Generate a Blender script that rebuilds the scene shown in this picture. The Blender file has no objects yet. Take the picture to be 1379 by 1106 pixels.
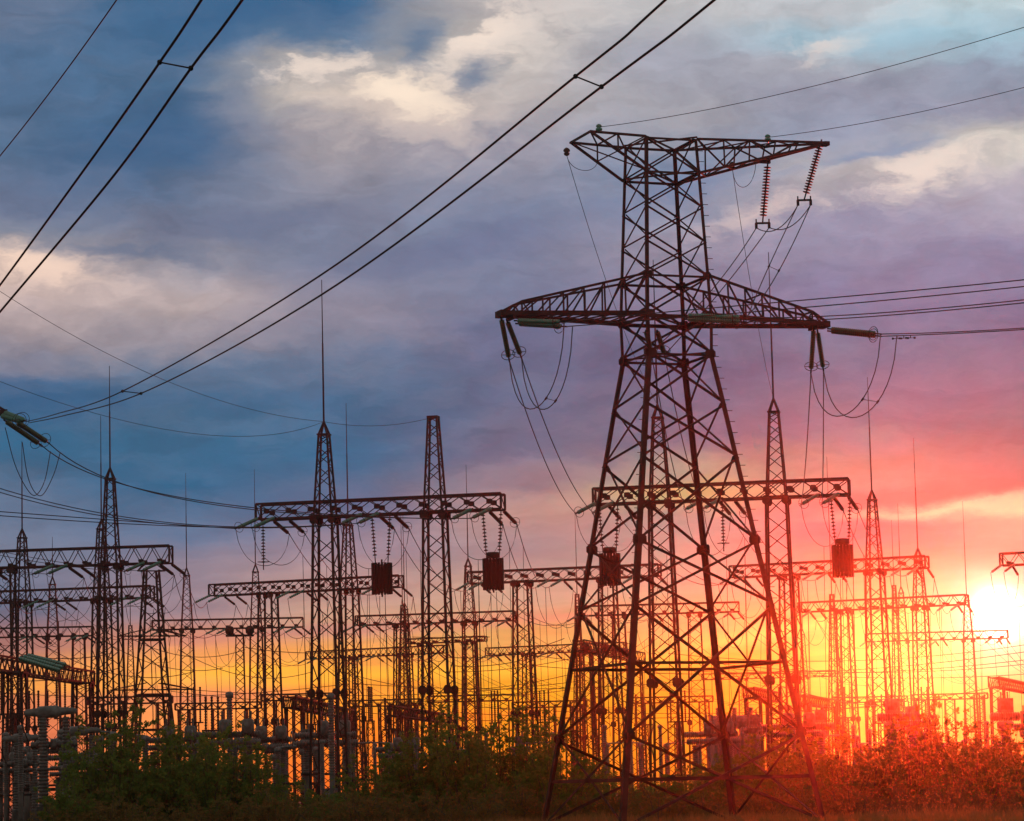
import bpy, math, random
import numpy as np
from mathutils import Vector, Matrix
random.seed(7)
scene = bpy.context.scene
COL = scene.collection

# ------------------------------------------------------------------ camera
CX, CY, FPX = 689.5, 553.0, 4064.0            # the photograph is 1379 x 1106
PITCH, ROLL, EYE = math.radians(7.109), math.radians(1.311), 1.7
_R0, _F0 = Vector((1, 0, 0)), Vector((0, math.cos(PITCH), math.sin(PITCH)))
_U0 = Vector((0, -math.sin(PITCH), math.cos(PITCH)))
CAM_R = _R0 * math.cos(ROLL) - _U0 * math.sin(ROLL)
CAM_U = _R0 * math.sin(ROLL) + _U0 * math.cos(ROLL)
cam_data = bpy.data.cameras.new('camera')
cam = bpy.data.objects.new('camera', cam_data)
COL.objects.link(cam)
cam.matrix_world = Matrix(((CAM_R.x, CAM_U.x, -_F0.x, 0), (CAM_R.y, CAM_U.y, -_F0.y, 0),
                           (CAM_R.z, CAM_U.z, -_F0.z, EYE), (0, 0, 0, 1)))
cam_data.sensor_fit = 'HORIZONTAL'
cam_data.sensor_width = 36.0
cam_data.lens = 36.0 * FPX / 1379.0
cam_data.clip_start, cam_data.clip_end = 0.5, 6000
scene.camera = cam


def ray(px, py):
    u, v = (px - CX) / FPX, (CY - py) / FPX
    return (_F0 + CAM_R * u + CAM_U * v).normalized()


def at(px, py, d):                              # the world point seen at a pixel, d metres ahead
    r = ray(px, py)
    return Vector((0, 0, EYE)) + r * (d / r.y)


def at_z(px, py, z):                            # the world point seen at a pixel, z metres up
    r = ray(px, py)
    return Vector((0, 0, EYE)) + r * ((z - EYE) / r.z)


def pix(p):
    q = Vector(p) - Vector((0, 0, EYE))
    f = q.dot(_F0)
    return CX + FPX * q.dot(CAM_R) / f, CY - FPX * q.dot(CAM_U) / f


# ------------------------------------------------------------------ sun, exposure
scene.view_settings.view_transform = 'Standard'
scene.view_settings.look = 'None'
scene.view_settings.exposure = 0.0
scene.view_settings.gamma = 1.0
scene.cycles.use_denoising = True
scene.cycles.max_bounces = 5
scene.cycles.volume_bounces = 0
scene.cycles.transparent_max_bounces = 12

SUN_DIR = ray(1212, 898)                        # sun lamp direction, set beside the disc to centre the red wash
SUN_EL = math.asin(SUN_DIR.z)
SUN_AZ = math.atan2(SUN_DIR.x, SUN_DIR.y)
sun_data = bpy.data.lights.new('sun', 'SUN')
sun_data.energy = 2.0
sun_data.angle = math.radians(0.5)
sun_data.color = (1.0, 0.038, 0.008)
sun = bpy.data.objects.new('sun', sun_data)
COL.objects.link(sun)
sun.rotation_euler = SUN_DIR.to_track_quat('Z', 'Y').to_euler()
sun.location = (30, 60, 60)

# ------------------------------------------------------------------ world: sunset sky with clouds
world = bpy.data.worlds.new('World')
scene.world = world
world.use_nodes = True
WT = world.node_tree
WT.nodes.clear()


def lin(c):
    return tuple((v / 255 / 12.92) if v <= 10 else (((v / 255) + 0.055) / 1.055) ** 2.4 for v in c)


class S:                                        # tiny node algebra: scalars
    def __init__(self, sock):
        self.s = sock

    @staticmethod
    def m(op, *a, clamp=False):
        n = WT.nodes.new('ShaderNodeMath')
        n.operation = op
        n.use_clamp = clamp
        for i, x in enumerate(a):
            if isinstance(x, S):
                WT.links.new(x.s, n.inputs[i])
            else:
                n.inputs[i].default_value = x
        return S(n.outputs[0])

    def __add__(a, b): return S.m('ADD', a, b)
    def __radd__(a, b): return S.m('ADD', b, a)
    def __sub__(a, b): return S.m('SUBTRACT', a, b)
    def __rsub__(a, b): return S.m('SUBTRACT', b, a)
    def __mul__(a, b): return S.m('MULTIPLY', a, b)
    def __rmul__(a, b): return S.m('MULTIPLY', b, a)
    def __truediv__(a, b): return S.m('DIVIDE', a, b)


def sstep(x, a, b):
    n = WT.nodes.new('ShaderNodeMapRange')
    n.interpolation_type = 'SMOOTHSTEP'
    n.inputs['From Min'].default_value, n.inputs['From Max'].default_value = a, b
    WT.links.new(x.s, n.inputs['Value'])
    return S(n.outputs['Result'])


def combine(x, y, z=0.0):
    n = WT.nodes.new('ShaderNodeCombineXYZ')
    for i, v in enumerate((x, y, z)):
        if isinstance(v, S):
            WT.links.new(v.s, n.inputs[i])
        else:
            n.inputs[i].default_value = v
    return n.outputs[0]


def noise(vec, scale, detail=6.0, rough=0.55, lac=2.0, dist=0.0):
    n = WT.nodes.new('ShaderNodeTexNoise')
    n.noise_dimensions = '3D'
    n.inputs['Scale'].default_value = scale
    n.inputs['Detail'].default_value = detail
    n.inputs['Roughness'].default_value = rough
    n.inputs['Lacunarity'].default_value = lac
    n.inputs['Distortion'].default_value = dist
    WT.links.new(vec, n.inputs['Vector'])
    return n


def mix(fac, a, b, mode='MIX', clamp=False):
    n = WT.nodes.new('ShaderNodeMix')
    n.data_type = 'RGBA'
    n.blend_type = mode
    n.clamp_result = clamp
    for sock, v in ((n.inputs[0], fac), (n.inputs[6], a), (n.inputs[7], b)):
        if isinstance(v, S):
            WT.links.new(v.s, sock)
        elif isinstance(v, (int, float)):
            sock.default_value = v
        elif isinstance(v, tuple):
            sock.default_value = (*v, 1.0)[:4]
        else:
            WT.links.new(v, sock)
    return n.outputs[2]


def azel(px, py):
    r = ray(px, py)
    return math.atan2(r.x, r.y), math.asin(r.z)


tcn = WT.nodes.new('ShaderNodeTexCoord')
sep = WT.nodes.new('ShaderNodeSeparateXYZ')
WT.links.new(tcn.outputs['Generated'], sep.inputs[0])
dx_, dy_, dz_ = (S(sep.outputs[i]) for i in range(3))
AZ = S.m('ARCTAN2', dx_, dy_)
EL = S.m('ARCSINE', dz_)
base_vec = combine(AZ * 1.0, EL * 2.3, 0.37)
w_big = noise(base_vec, 22.0, 3.0, 0.5)
sw = WT.nodes.new('ShaderNodeSeparateColor')
WT.links.new(w_big.outputs['Color'], sw.inputs[0])
w_fine = noise(base_vec, 75.0, 6.0, 0.6)
sf = WT.nodes.new('ShaderNodeSeparateColor')
WT.links.new(w_fine.outputs['Color'], sf.inputs[0])
AMP = sstep(EL, 0.03, 0.13)                     # the layers near the horizon are calmer
wAZ = AZ + (S(sw.outputs[0]) - 0.5) * 0.030 + (S(sf.outputs[0]) - 0.5) * 0.016
wEL = EL + ((S(sw.outputs[1]) - 0.5) * 0.016 + (S(sf.outputs[1]) - 0.5) * 0.011) * (AMP * 0.85 + 0.15)
wAZ = wAZ + (EL - 0.0) * 0.0229                 # columns follow the sky as it was seen, not quite upright

SKY_COLUMNS = {
    0: [(0, 98, 117, 145), (100, 80, 110, 143), (200, 84, 112, 143), (270, 105, 119, 147), (310, 148, 150, 162), (330, 189, 175, 172), (370, 213, 188, 178), (430, 174, 158, 160), (485, 127, 130, 150), (520, 55, 99, 137), (600, 45, 102, 137), (680, 88, 114, 143), (750, 111, 126, 150), (820, 93, 108, 132), (870, 167, 118, 110), (905, 242, 156, 84), (950, 235, 136, 88), (1000, 223, 120, 82), (1060, 213, 105, 64)],
    230: [(0, 65, 106, 143), (100, 73, 109, 143), (200, 65, 104, 141), (260, 95, 117, 147), (310, 109, 119, 143), (350, 147, 146, 158), (400, 183, 168, 168), (450, 154, 148, 158), (500, 83, 112, 141), (560, 57, 106, 139), (600, 42, 102, 137), (650, 21, 99, 137), (720, 84, 116, 148), (770, 135, 130, 146), (820, 146, 133, 144), (860, 219, 148, 117), (890, 246, 171, 90), (950, 242, 160, 92), (1000, 246, 144, 71), (1060, 232, 117, 55)],
    460: [(0, 58, 104, 143), (50, 92, 121, 150), (95, 184, 178, 176), (125, 204, 192, 182), (180, 161, 156, 164), (260, 136, 140, 158), (340, 113, 125, 150), (420, 139, 138, 156), (490, 89, 116, 145), (560, 40, 105, 142), (620, 24, 103, 141), (680, 75, 105, 137), (740, 143, 135, 150), (790, 178, 151, 146), (840, 196, 161, 132), (880, 232, 168, 83), (940, 237, 164, 50), (1000, 237, 137, 41), (1060, 226, 114, 32)],
    690: [(0, 180, 174, 174), (60, 198, 190, 184), (130, 185, 178, 176), (200, 149, 150, 166), (300, 114, 130, 158), (380, 111, 125, 152), (450, 88, 105, 136), (530, 75, 105, 136), (600, 80, 106, 134), (650, 124, 124, 136), (690, 170, 148, 140), (740, 140, 138, 142), (800, 175, 162, 139), (860, 192, 169, 98), (930, 199, 166, 30), (1000, 202, 144, 17), (1060, 206, 125, 12)],
    920: [(0, 188, 188, 190), (80, 160, 164, 178), (150, 158, 160, 170), (225, 117, 138, 166), (280, 137, 146, 166), (330, 145, 145, 164), (400, 117, 121, 148), (500, 71, 101, 134), (590, 63, 108, 131), (640, 122, 150, 131), (662, 152, 174, 119), (700, 89, 144, 137), (780, 97, 158, 138), (830, 104, 181, 124), (900, 108, 166, 55), (960, 108, 156, 20), (1060, 108, 130, 10)],
    1150: [(0, 191, 196, 202), (45, 162, 194, 210), (80, 167, 170, 182), (120, 143, 148, 166), (175, 143, 154, 176), (225, 182, 178, 180), (300, 143, 145, 170), (400, 115, 124, 156), (480, 77, 115, 145), (560, 77, 113, 133), (640, 91, 136, 125), (720, 88, 109, 122), (790, 105, 151, 121), (840, 108, 178, 101), (900, 108, 170, 81), (960, 108, 159, 43), (1060, 108, 135, 13)],
    1379: [(0, 185, 204, 210), (60, 157, 190, 206), (100, 144, 156, 176), (140, 145, 150, 170), (190, 209, 204, 196), (260, 169, 166, 182), (350, 127, 131, 162), (430, 106, 114, 146), (500, 109, 113, 137), (570, 81, 112, 125), (650, 89, 117, 113), (672, 98, 160, 138), (684, 108, 210, 164), (705, 99, 156, 137), (740, 95, 130, 120), (790, 108, 203, 170), (840, 108, 211, 206), (880, 108, 195, 155), (940, 108, 169, 83), (1060, 108, 153, 46)],
}
#GAIN#
EL0, EL1 = -0.03, 0.29
FAC = (wEL - EL0) / (EL1 - EL0)
prev_x = None
sky = None
for x, stops in SKY_COLUMNS.items():
    rn = WT.nodes.new('ShaderNodeValToRGB')
    cr = rn.color_ramp
    cr.interpolation = 'B_SPLINE' if False else 'EASE'
    pts = sorted(((azel(x, y)[1] - EL0) / (EL1 - EL0), lin((r, g, b))) for y, r, g, b in stops)
    while len(cr.elements) < len(pts):
        cr.elements.new(0.5)
    for e, (p, c) in zip(cr.elements, pts):
        e.position = p
    for e, (p, c) in zip(cr.elements, pts):
        e.color = (*c, 1)
    WT.links.new(FAC.s, rn.inputs[0])
    if sky is None:
        sky = rn.outputs[0]
    else:
        a0 = azel(prev_x, 553)
        a1 = azel(x, 553)
        t = sstep(wAZ, a0[0] + 0.0229 * a0[1], a1[0] + 0.0229 * a1[1])
        sky = mix(t, sky, rn.outputs[0])
    prev_x = x

# cloud texture: billows, brighter lit rims and thin streaks
n_a = S(noise(combine(wAZ * 1.0, wEL * 1.9, 1.7), 48.0, 10.0, 0.60).outputs['Fac'])
n_b = S(noise(combine(wAZ * 1.0, wEL * 3.4, 4.1), 30.0, 7.0, 0.6).outputs['Fac'])
n_c = S(noise(combine(wAZ * 0.35, wEL * 4.5 - wAZ * 0.2, 8.3), 62.0, 5.0, 0.55).outputs['Fac'])
lum = 1.0 + ((n_a - 0.5) * 0.86 + (n_b - 0.5) * 0.32) * (AMP * 0.75 + 0.10) + (n_c - 0.5) * (0.62 - AMP * 0.40)
sky = mix(1.0, sky, combine(lum, lum, lum), 'MULTIPLY')
hue = sstep(n_b, 0.42, 0.66) * AMP
sky = mix(hue * 0.05, sky, lin((202, 182, 178)))


def blob(col, px, py, rx, ry, ang, rgb, amount, lo=None, hi=None, src=None):
    a, e = azel(px, py)
    ca, sa = math.cos(math.radians(ang)), math.sin(math.radians(ang))
    ux, uy = wAZ - (a + 0.0229 * e), wEL - e
    p = (ux * ca + uy * sa) * (FPX / rx)
    q = (uy * ca - ux * sa) * (FPX / ry)
    g = S.m('EXPONENT', (p * p + q * q) * -1.0)
    if lo is not None:
        g = g * sstep((src or n_a) + g * 0.25, lo, hi)
    return mix(g * amount, col, lin(rgb))


sky = blob(sky, 545, 150, 135, 50, -8, (216, 198, 188), 0.75, 0.42, 0.72)
sky = blob(sky, 540, 122, 90, 34, -12, (255, 234, 212), 0.95, 0.56, 0.72)
sky = blob(sky, 430, 98, 110, 20, 6, (240, 222, 208), 0.85, 0.56, 0.72)
sky = blob(sky, 655, 48, 75, 40, 42, (252, 232, 216), 0.85, 0.56, 0.72)
sky = blob(sky, 730, 20, 100, 50, 10, (226, 214, 206), 0.6, 0.52, 0.74)
sky = blob(sky, 330, 150, 60, 30, -20, (150, 152, 166), 0.5, 0.42, 0.7)
sky = blob(sky, 640, 98, 34, 22, 30, (104, 124, 150), 0.85, 0.40, 0.60, n_b)
sky = blob(sky, 565, 58, 40, 22, 40, (78, 112, 146), 0.75, 0.40, 0.60, n_b)
sky = blob(sky, 200, 190, 170, 60, 15, (62, 98, 136), 0.6, 0.46, 0.62, n_b)
sky = blob(sky, 330, 30, 170, 40, 5, (54, 98, 140), 0.65, 0.42, 0.62, n_b)
sky = blob(sky, 380, 300, 180, 22, 6, (98, 112, 142), 0.55, 0.44, 0.62, n_b)
sky = blob(sky, 640, 330, 200, 30, 10, (100, 112, 146), 0.5, 0.44, 0.62, n_b)
sky = blob(sky, 30, 352, 120, 30, -8, (255, 222, 200), 0.8, 0.50, 0.78)
sky = blob(sky, 40, 300, 120, 18, 4, (92, 112, 142), 0.5, 0.45, 0.7, n_b)
sky = blob(sky, 150, 335, 170, 14, -4, (84, 108, 140), 0.6, 0.45, 0.7, n_b)
sky = blob(sky, 1230, 235, 130, 34, 14, (244, 226, 212), 0.8, 0.54, 0.80)
sky = blob(sky, 1040, 285, 110, 22, 16, (228, 206, 196), 0.6, 0.52, 0.8)
sky = blob(sky, 1110, 62, 70, 30, 0, (232, 214, 204), 0.75, 0.52, 0.78)
sky = blob(sky, 1210, 55, 110, 24, 4, (158, 198, 216), 0.6, 0.42, 0.66, n_b)
sky = blob(sky, 1160, 210, 130, 16, 10, (112, 140, 176), 0.7, 0.45, 0.7, n_b)
sky = blob(sky, 905, 260, 110, 26, 10, (104, 130, 168), 0.6, 0.42, 0.7, n_b)
sky = blob(sky, 1290, 682, 120, 8, 3, (255, 226, 180), 0.75, 0.36, 0.6, n_c)
sky = blob(sky, 1240, 668, 150, 9, 3, (168, 92, 96), 0.45, 0.36, 0.6, n_c)
sky = blob(sky, 60, 545, 260, 24, 0, (44, 92, 132), 0.55, 0.36, 0.62, n_c)
sky = blob(sky, 600, 905, 380, 12, 1, (255, 206, 60), 0.55, 0.40, 0.62, n_c)
sky = blob(sky, 330, 903, 130, 9, 2, (255, 196, 58), 0.8, 0.40, 0.58, n_c)
sky = blob(sky, 60, 925, 120, 14, 0, (255, 176, 70), 0.6, 0.40, 0.58, n_c)
sky = blob(sky, 270, 940, 200, 9, 1, (214, 134, 104), 0.7, 0.40, 0.60, n_c)
sky = blob(sky, 420, 850, 220, 10, 2, (176, 126, 128), 0.6, 0.40, 0.60, n_c)
sky = blob(sky, 620, 965, 160, 9, 1, (255, 140, 40), 0.6, 0.40, 0.60, n_c)
sky = blob(sky, 700, 835, 200, 10, 3, (200, 140, 124), 0.5, 0.40, 0.60, n_c)
sky = blob(sky, 1010, 858, 150, 10, 8, (255, 226, 120), 0.7, 0.38, 0.6, n_c)

warm = sstep(EL, 0.062, 0.030)
warm = warm * sstep(S.m('ABSOLUTE', AZ - 0.02), 0.20, 0.08)
sky = mix(1.0, sky, combine(1.0 + warm * 0.32, 1.0 + warm * 0.06, 1.0 - warm * 0.15), 'MULTIPLY')

# elsewhere in the sky: a clear dusk sky with loose clouds
nish = WT.nodes.new('ShaderNodeTexSky')
nish.sky_type = 'NISHITA'
nish.sun_disc = False
nish.sun_elevation = SUN_EL
nish.sun_rotation = SUN_AZ
nish_b = mix(1.0, nish.outputs[0], (0.20, 0.20, 0.20), 'MULTIPLY')
far_cloud = mix(sstep(n_b, 0.40, 0.62), nish_b, lin((214, 208, 194)))
rest = S.m('MAXIMUM', sstep(S.m('ABSOLUTE', AZ), 0.24, 0.75), sstep(EL, 0.30, 0.60))
sky = mix(rest, sky, far_cloud)
# the sun's own disc, burnt out in thin cloud
DISC = ray(1343, 828)
dots = dx_ * DISC.x + dy_ * DISC.y + dz_ * DISC.z
ang2 = (1.0 - dots) * 2.0
sun_core = S.m('EXPONENT', ang2 * (-1.0 / 0.0070 ** 2))
sun_wide = S.m('EXPONENT', ang2 * (-1.0 / 0.020 ** 2))
cs = combine(sun_core * 4.0 + sun_wide * 0.5, sun_core * 3.4 + sun_wide * 0.42, sun_core * 2.6 + sun_wide * 0.28)
sky = mix(1.0, sky, cs, 'ADD')
bg = WT.nodes.new('ShaderNodeBackground')
bg.inputs['Strength'].default_value = 1.0
WT.links.new(sky, bg.inputs[0])
wo = WT.nodes.new('ShaderNodeOutputWorld')
WT.links.new(bg.outputs[0], wo.inputs[0])
world.cycles.sampling_method = 'MANUAL'
world.cycles.sample_map_resolution = 1024

# ------------------------------------------------------------------ materials
def mat(name, rgb, rough=0.7, metal=0.0, var=0.0, vscale=3.0, rgb2=None, spec=0.4, trans=0.0, coord='Object'):
    m = bpy.data.materials.new(name)
    m.use_nodes = True
    nt = m.node_tree
    b = nt.nodes['Principled BSDF']
    b.inputs['Roughness'].default_value = rough
    b.inputs['Metallic'].default_value = metal
    b.inputs['Specular IOR Level'].default_value = spec
    if var > 0:
        tc = nt.nodes.new('ShaderNodeTexCoord')
        n = nt.nodes.new('ShaderNodeTexNoise')
        n.inputs['Scale'].default_value = vscale
        n.inputs['Detail'].default_value = 5
        nt.links.new(tc.outputs[coord], n.inputs['Vector'])
        mx = nt.nodes.new('ShaderNodeMix')
        mx.data_type = 'RGBA'
        mx.inputs[6].default_value = (*rgb, 1)
        mx.inputs[7].default_value = (*(rgb2 or tuple(c * (1 - var) for c in rgb)), 1)
        r = nt.nodes.new('ShaderNodeMapRange')
        r.inputs[1].default_value, r.inputs[2].default_value = 0.38, 0.62
        nt.links.new(n.outputs['Fac'], r.inputs[0])
        nt.links.new(r.outputs[0], mx.inputs[0])
        nt.links.new(mx.outputs[2], b.inputs['Base Color'])
    else:
        b.inputs['Base Color'].default_value = (*rgb, 1)
    return m


M_STEEL = mat('weathered_steel_red_wash', (0.044, 0.020, 0.018), 0.8, 0.0, 0.5, 2.0, (0.026, 0.010, 0.008), 0.12)  # pylon steel; its red tint puts some of the flare wash into the colour
M_RUST = mat('old_steel', (0.03, 0.021, 0.02), 0.8, 0.0, 0.5, 2.0, (0.018, 0.012, 0.010), 0.12)
M_WIRE = mat('aluminium_cable', (0.03, 0.026, 0.026), 0.8, 0.0, 0, spec=0.1)
M_GREEN = mat('green_glass', (0.02, 0.14, 0.10), 0.3, 0, 0.3, 6.0, spec=0.6)
M_DARKINS = mat('brown_porcelain', (0.05, 0.022, 0.016), 0.6, 0, 0.3, 6.0, spec=0.15)
M_OLIVE = mat('olive_glass', (0.035, 0.052, 0.018), 0.4, 0, 0.3, 6.0, spec=0.4)
M_GREY = mat('grey_paint', (0.12, 0.12, 0.12), 0.6, 0, 0.35, 4.0, (0.06, 0.054, 0.05))
M_PORC = mat('grey_porcelain', (0.09, 0.08, 0.074), 0.45, 0, 0.3, 5.0, (0.045, 0.034, 0.03))
M_TRAP = mat('dark_wood_slats', (0.013, 0.008, 0.008), 0.9, 0, 0.4, 8.0, spec=0.2)
M_CONC = mat('concrete', (0.09, 0.08, 0.072), 0.9, 0, 0.4, 1.5, (0.05, 0.042, 0.037))
M_GROUND = mat('dry_soil', (0.11, 0.075, 0.045), 0.95, 0, 0.6, 0.25, (0.06, 0.055, 0.025), coord='Object')


def leaf_mat(name, c1, c2, tr):
    m = bpy.data.materials.new(name)
    m.use_nodes = True
    nt = m.node_tree
    nt.nodes.clear()
    out = nt.nodes.new('ShaderNodeOutputMaterial')
    geo = nt.nodes.new('ShaderNodeNewGeometry')
    tc = nt.nodes.new('ShaderNodeTexCoord')
    no = nt.nodes.new('ShaderNodeTexNoise')
    no.inputs['Scale'].default_value = 1.1
    no.inputs['Detail'].default_value = 3
    nt.links.new(tc.outputs['Object'], no.inputs['Vector'])
    ad = nt.nodes.new('ShaderNodeMath')
    ad.operation = 'MULTIPLY_ADD'
    ad.inputs[1].default_value = 0.6
    nt.links.new(geo.outputs['Random Per Island'], ad.inputs[0])
    sb = nt.nodes.new('ShaderNodeMath')
    sb.operation = 'SUBTRACT'
    sb.inputs[1].default_value = 0.30
    nt.links.new(no.outputs['Fac'], sb.inputs[0])
    nt.links.new(sb.outputs[0], ad.inputs[2])
    mx = nt.nodes.new('ShaderNodeMix')
    mx.data_type = 'RGBA'
    mx.inputs[6].default_value = (*c1, 1)
    mx.inputs[7].default_value = (*c2, 1)
    nt.links.new(ad.outputs[0], mx.inputs[0])
    d = nt.nodes.new('ShaderNodeBsdfDiffuse')
    t = nt.nodes.new('ShaderNodeBsdfTranslucent')
    nt.links.new(mx.outputs[2], d.inputs[0])
    nt.links.new(mx.outputs[2], t.inputs[0])
    ms = nt.nodes.new('ShaderNodeMixShader')
    ms.inputs[0].default_value = tr
    nt.links.new(d.outputs[0], ms.inputs[1])
    nt.links.new(t.outputs[0], ms.inputs[2])
    nt.links.new(ms.outputs[0], out.inputs[0])
    return m


M_LEAF = leaf_mat('bush_leaves', (0.075, 0.14, 0.027), (0.155, 0.18, 0.042), 0.5)
M_DRY = leaf_mat('dry_grass', (0.34, 0.15, 0.055), (0.19, 0.105, 0.035), 0.35)
M_SCRUB = leaf_mat('dry_scrub', (0.20, 0.10, 0.035), (0.11, 0.11, 0.032), 0.45)
M_BARK = mat('bark', (0.06, 0.045, 0.03), 0.9)

# ------------------------------------------------------------------ mesh helpers
Z = Vector((0, 0, 1))


class MB:                                       # collects bars, tubes and boxes; build() links them as one mesh object
    def __init__(self):
        self.v, self.f, self.sm = [], [], []

    def add(self, vs, fs, smooth=False):
        o = len(self.v)
        self.v += [tuple(p) for p in vs]
        self.f += [tuple(i + o for i in f) for f in fs]
        self.sm += [smooth] * len(fs)

    @staticmethod
    def frame(p, q, up=None):
        d = (q - p).normalized()
        up = up or (Z if abs(d.z) < 0.9 else Vector((1, 0, 0)))
        s = d.cross(up).normalized()
        return d, s, s.cross(d).normalized()

    def bar(self, p, q, w, h=None, up=None):    # square bar
        p, q = Vector(p), Vector(q)
        if (q - p).length < 1e-4:
            return
        d, s, u = self.frame(p, q, up)
        s, u = s * (w / 2), u * ((h or w) / 2)
        vs = [p - s - u, p + s - u, p + s + u, p - s + u, q - s - u, q + s - u, q + s + u, q - s + u]
        self.add(vs, [(0, 3, 2, 1), (4, 5, 6, 7), (0, 1, 5, 4), (1, 2, 6, 5), (2, 3, 7, 6), (3, 0, 4, 7)])

    def angle(self, p, q, w, s, u, t=None):     # rolled steel angle, flanges along s and u from its heel
        p, q = Vector(p), Vector(q)
        d = (q - p).normalized()
        s = (Vector(s) - d * d.dot(Vector(s))).normalized()
        u = (Vector(u) - d * d.dot(Vector(u)))
        u = (u - s * s.dot(u)).normalized()
        t = t or max(0.012, w * 0.13)
        prof = [(0, 0), (w, 0), (w, t), (t, t), (t, w), (0, w)]
        vs = [p + s * a + u * b for a, b in prof] + [q + s * a + u * b for a, b in prof]
        self.add(vs, [(0, 1, 2, 3), (0, 3, 4, 5), (9, 8, 7, 6), (11, 10, 9, 6)] + [(i, (i + 1) % 6 + 0, (i + 1) % 6 + 6, i + 6) for i in range(6)])

    def brace(self, p, q, w, n):                # thin angle lying in a face whose outward normal is n
        p, q, n = Vector(p), Vector(q), Vector(n)
        d = (q - p).normalized()
        self.angle(p, q, w, d.cross(n), n * -1)

    def tube(self, pts, r, n=5, r1=None, smooth=True):
        pts = [Vector(p) for p in pts]
        m = len(pts)
        vs, fs = [], []
        for i, p in enumerate(pts):
            a, b = pts[max(i - 1, 0)], pts[min(i + 1, m - 1)]
            d, s, u = self.frame(a, b)
            rr = r if r1 is None else r + (r1 - r) * i / (m - 1)
            vs += [p + s * (rr * math.cos(2 * math.pi * k / n)) + u * (rr * math.sin(2 * math.pi * k / n)) for k in range(n)]
        for i in range(m - 1):
            fs += [(i * n + k, i * n + (k + 1) % n, (i + 1) * n + (k + 1) % n, (i + 1) * n + k) for k in range(n)]
        fs += [tuple(range(n - 1, -1, -1)), tuple((m - 1) * n + k for k in range(n))]
        self.add(vs, fs, smooth)

    def lathe(self, p, q, prof, n=10, smooth=True):   # prof: (t along p-q in metres, radius)
        p, q = Vector(p), Vector(q)
        d, s, u = self.frame(p, q)
        vs, fs = [], []
        for t, r in prof:
            c = p + d * t
            vs += [c + s * (r * math.cos(2 * math.pi * k / n)) + u * (r * math.sin(2 * math.pi * k / n)) for k in range(n)]
        for i in range(len(prof) - 1):
            fs += [(i * n + k, i * n + (k + 1) % n, (i + 1) * n + (k + 1) % n, (i + 1) * n + k) for k in range(n)]
        m = len(prof) - 1
        fs += [tuple(range(n - 1, -1, -1)), tuple(m * n + k for k in range(n))]
        self.add(vs, fs, smooth)

    def box(self, c, sx, sy, sz, ax=None, ay=None):
        c = Vector(c)
        ax = Vector(ax or (1, 0, 0)).normalized()
        ay = Vector(ay or (0, 1, 0)).normalized()
        az = ax.cross(ay)
        vs = [c + ax * (sx / 2 * i) + ay * (sy / 2 * j) + az * (sz / 2 * k) for k in (-1, 1) for i, j in ((-1, -1), (1, -1), (1, 1), (-1, 1))]
        self.add(vs, [(0, 3, 2, 1), (4, 5, 6, 7), (0, 1, 5, 4), (1, 2, 6, 5), (2, 3, 7, 6), (3, 0, 4, 7)])

    def plate(self, c, w, h, n, t=0.03, up=None):     # gusset plate, octagonal, facing n
        c, n = Vector(c), Vector(n).normalized()
        s = n.cross(up or Z).normalized()
        u = s.cross(n).normalized()
        k = 0.55
        o = [(-1, -k), (-k, -1), (k, -1), (1, -k), (1, k), (k, 1), (-k, 1), (-1, k)]
        vs = [c + s * (a * w / 2) + u * (b * h / 2) + n * e for e in (-t / 2, t / 2) for a, b in o]
        self.add(vs, [tuple(range(7, -1, -1)), tuple(range(8, 16))] + [(i, (i + 1) % 8, (i + 1) % 8 + 8, i + 8) for i in range(8)])

    def mesh(self, name, m):
        me = bpy.data.meshes.new(name)
        me.from_pydata(self.v, [], self.f)
        me.polygons.foreach_set('use_smooth', self.sm)
        me.materials.append(m)
        me.update()
        return me

    def build(self, name, m, parent=None):
        o = bpy.data.objects.new(name, self.mesh(name, m))
        COL.objects.link(o)
        if parent:
            o.parent = parent
        return o


def tag(o, label=None, cat=None, group=None, kind=None):
    for k, v in (('label', label), ('category', cat), ('group', group), ('kind', kind)):
        if v:
            o[k] = v
    return o


def empty(name, loc, rz, label, cat, group=None):
    o = bpy.data.objects.new(name, None)
    COL.objects.link(o)
    o.empty_display_size = 0.3
    o.location = loc
    o.rotation_euler = (0, 0, rz)
    return tag(o, label, cat, group)


def dup(root, loc, rz, label, group=None):      # copies a thing, its parts and their sub-parts
    r = root.copy()
    COL.objects.link(r)
    r.location = loc
    r.rotation_euler = (0, 0, rz)
    r['label'] = label
    if group:
        r['group'] = group
    for ch in list(root.children):
        c = ch.copy()
        COL.objects.link(c)
        c.parent = r
        for g in list(ch.children):
            d = g.copy()
            COL.objects.link(d)
            d.parent = c
    return r


def lerp(a, b, t):
    return Vector(a) + (Vector(b) - Vector(a)) * t


# ------------------------------------------------------------------ ground
gm = MB()
N = 24
gx = [-320 + 640 * i / N for i in range(N + 1)]
gy = [-20 + 720 * i / N for i in range(N + 1)]
gv = [(x, y, 0.12 * math.sin(x * 0.11) * math.sin(y * 0.07) - 0.12) for y in gy for x in gx]
gm.add(gv, [(j * (N + 1) + i, j * (N + 1) + i + 1, (j + 1) * (N + 1) + i + 1, (j + 1) * (N + 1) + i) for j in range(N) for i in range(N)], True)
tag(gm.build('ground', M_GROUND), 'dry brown open ground under the substation', kind='structure')

# ------------------------------------------------------------------ the big pylon
PHI = math.radians(20.2)
PYL = Vector((5.95, 114.0, 0))
LV = [(0.0, 4.09), (3.47, 3.54), (8.25, 2.82), (10.66, 2.44), (13.85, 1.96), (15.9, 1.65), (17.86, 1.335), (19.28, 1.36), (20.81, 1.30), (24.83, 1.13), (26.15, 1.07)]


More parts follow.
